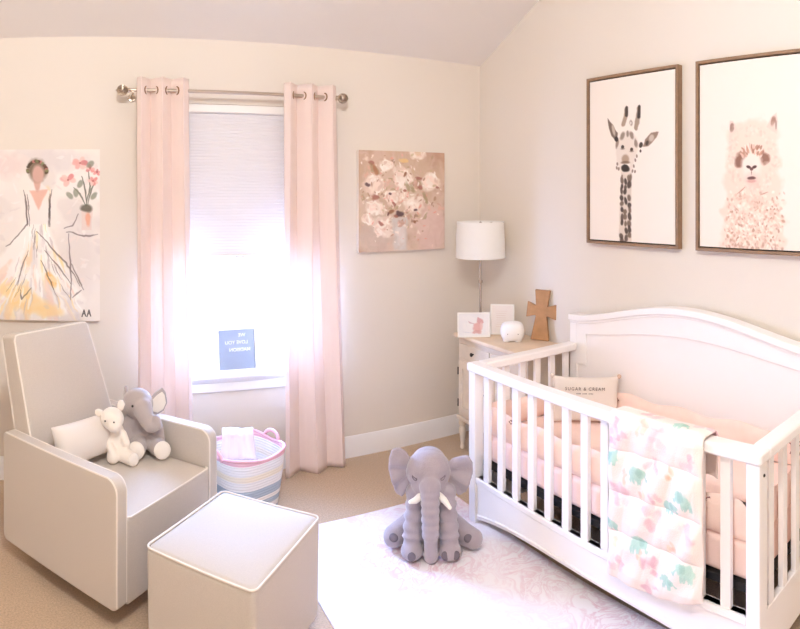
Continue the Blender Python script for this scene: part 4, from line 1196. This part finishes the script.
def fromcrop(cx, cy):   # fractions measured across / down the outer drop
    return cx*QW, s_out-.01+cy*(QL-s_out)
for i, (fx, fy, s) in enumerate(((.72, -.08, .026), (.07, .235, .026), (.33, .285, .033), (.86, .335, .033), (.68, .42, .024), (.05, .655, .026), (.33, .715, .034), (.86, .76, .033), (.68, .86, .028), (.28, -.22, .03))):
    u, v = fromcrop(fx, fy); ele(u, v, s, MINT, 1 if i % 2 else -1)
for fx, fy, r in ((.55, .06, .05), (.85, .1, .04), (.15, .05, .04), (.5, .2, .03), (.15, .45, .05), (.5, .52, .05), (.85, .55, .045), (.12, .9, .04), (.5, .82, .04), (.5, .96, .04), (.05, .1, .03), (.4, -.12, .05), (.9, -.18, .05), (.55, .40, .03)):
    for k in range(9):
        a = random.uniform(0, 2*PI); u, v = fromcrop(fx, fy); cv.ell(u+r*.6*math.cos(a), v+r*.6*math.sin(a), r*.42, r*.3, random.choice([PK, (242, 208, 206), (228, 180, 186), (250, 226, 220)]), .55, .6, a, .006)
for fx, fy in ((.70, .21), (.38, .43), (.38, .79), (.2, .33), (.70, .66), (.38, .02), (.1, .78)):
    for k in range(5):
        u, v = fromcrop(fx, fy); cv.ell(u+random.uniform(-.015, .015), v+random.uniform(-.02, .02), .012, .008, random.choice([PE, (240, 190, 160), (252, 224, 190)]), .6, .6, random.random()*3, .004)
seams = [s_out+(QL-s_out)*f for f in (.175, .445, .70)]+[s_out-.09]
def place(u, v):
    x = np.interp(v, ds, pa[:, 0]); z = np.interp(v, ds, pa[:, 1])
    out = v > s_out; inn = v < ds[13]
    sg = np.sort(np.array(seams+[-.02, QL+.01])); d = np.min(np.abs((v+.012*np.sin(u/QW*3))[:, None]-sg[None]), axis=1)
    puff = np.clip(d/.05, 0, 1)**.5*.019
    puff = puff*(.75+.25*np.abs(np.sin(u/QW*PI*4+v*9)))
    edge = np.minimum(u, QW-u); puff = puff*np.clip(edge/.03, 0, 1)**.5
    wav = .010*np.sin(u/QW*7+v*3)*np.clip((v-s_out)/.3, 0, 1)
    f = np.where(out, 1, np.where(inn, -1, 0))
    x = x-f*puff-f*np.abs(wav)*.8-f*.004*np.sin(u/QW*22+v*30)*(np.abs(f))
    z = z+(f == 0)*puff*.6
    y = QY1-u
    # rounded lower hem, tilted like the photograph's
    t = u/QW; k = np.clip((v-QL+.12)/.12, 0, 1)
    cr = np.clip((.10-np.minimum(u, QW-u))/.10, 0, 1)
    hem = np.where(out, k*(-.012+.050*t+.018*cr**2+.006*np.sin(t*9)), 0)
    z = z+hem
    y = y+np.where(out, .010*np.sin(v*8)*(v-s_out), 0)
    return np.stack([x, y, z], -1)
q = obj('baby_quilt', cv.mesh('baby_quilt', place), M['quilt'], None, solid=.006)
tag(q, 'quilted baby blanket with mint elephants and pink flowers draped over the crib rail', 'blanket')

# ================================================================== LIGHT
# ceiling light of the room (just above the frame)
cl = thing('ceiling_light', 'flush round ceiling light with frosted glass on the flat ceiling above the room', 'ceiling light', (.1, .5, ZF))
obj('canopy', lathe(B(), [(.17, -.03), (.18, -.02), (.18, -.001)], 40), M['chrome'], cl)
obj('glass_bowl', lathe(B(), [(.02, -.115), (.08, -.108), (.13, -.085), (.16, -.05), (.165, -.03)], 40), M['lampglow'], cl)
def light(kind, name, loc, rot, energy, rgb, **k):
    l = bpy.data.lights.new(name, kind); l.energy = energy; l.color = lin(rgb)
    for a, v in k.items(): setattr(l, a, v)
    o = bpy.data.objects.new(name, l); COL.objects.link(o); o.location = loc; o.rotation_euler = rot
    return o
light('POINT', 'ceiling_bulb', (.1, .5, ZF-.24), (0, 0, 0), 148, (240, 245, 248), shadow_soft_size=.16)
# daylight through the window (sky just outside the glass)
light('AREA', 'window_daylight', ((WX0+WX1)/2, YB+.45, 1.15), (-PI/2+.0, 0, 0), 340, (140, 182, 255), shape='RECTANGLE', size=1.1, size_y=1.3)
w_ = bpy.data.worlds.new('world'); scene.world = w_; w_.use_nodes = True
bg = w_.node_tree.nodes['Background']; bg.inputs[0].default_value = (.88, .94, 1, 1); bg.inputs[1].default_value = 2.6
po = light('AREA', 'window_portal', ((WX0+WX1)/2, YB+.14, (WZ0+WZ1)/2), (-PI/2, 0, 0), 1, (255, 255, 255), shape='RECTANGLE', size=WX1-WX0, size_y=WZ1-WZ0)
po.data.cycles.is_portal = True

# ================================================================== CAMERA: level cylindrical sweep
cd = bpy.data.cameras.new('camera'); cam = bpy.data.objects.new('camera', cd); COL.objects.link(cam)
cd.type = 'PANO'
cd.panorama_type = 'CENTRAL_CYLINDRICAL'
cd.central_cylindrical_range_u_min = -PX0/FPX
cd.central_cylindrical_range_u_max = (800-PX0)/FPX
cd.central_cylindrical_range_v_min = -(629-PY0)/FPX
cd.central_cylindrical_range_v_max = PY0/FPX
cd.central_cylindrical_radius = 1.0
cd.clip_start = .05
cam.location = (0, 0, EYE); cam.rotation_euler = (PI/2, 0, 0)
scene.camera = cam

scene.view_settings.view_transform = 'Standard'
scene.view_settings.look = 'None'
scene.view_settings.exposure = .2
scene.view_settings.gamma = 1
scene.view_settings.use_curve_mapping = False
scene.cycles.use_denoising = True
scene.cycles.max_bounces = 10
scene.cycles.diffuse_bounces = 7
scene.cycles.transparent_max_bounces = 12
scene.cycles.sample_clamp_indirect = 6
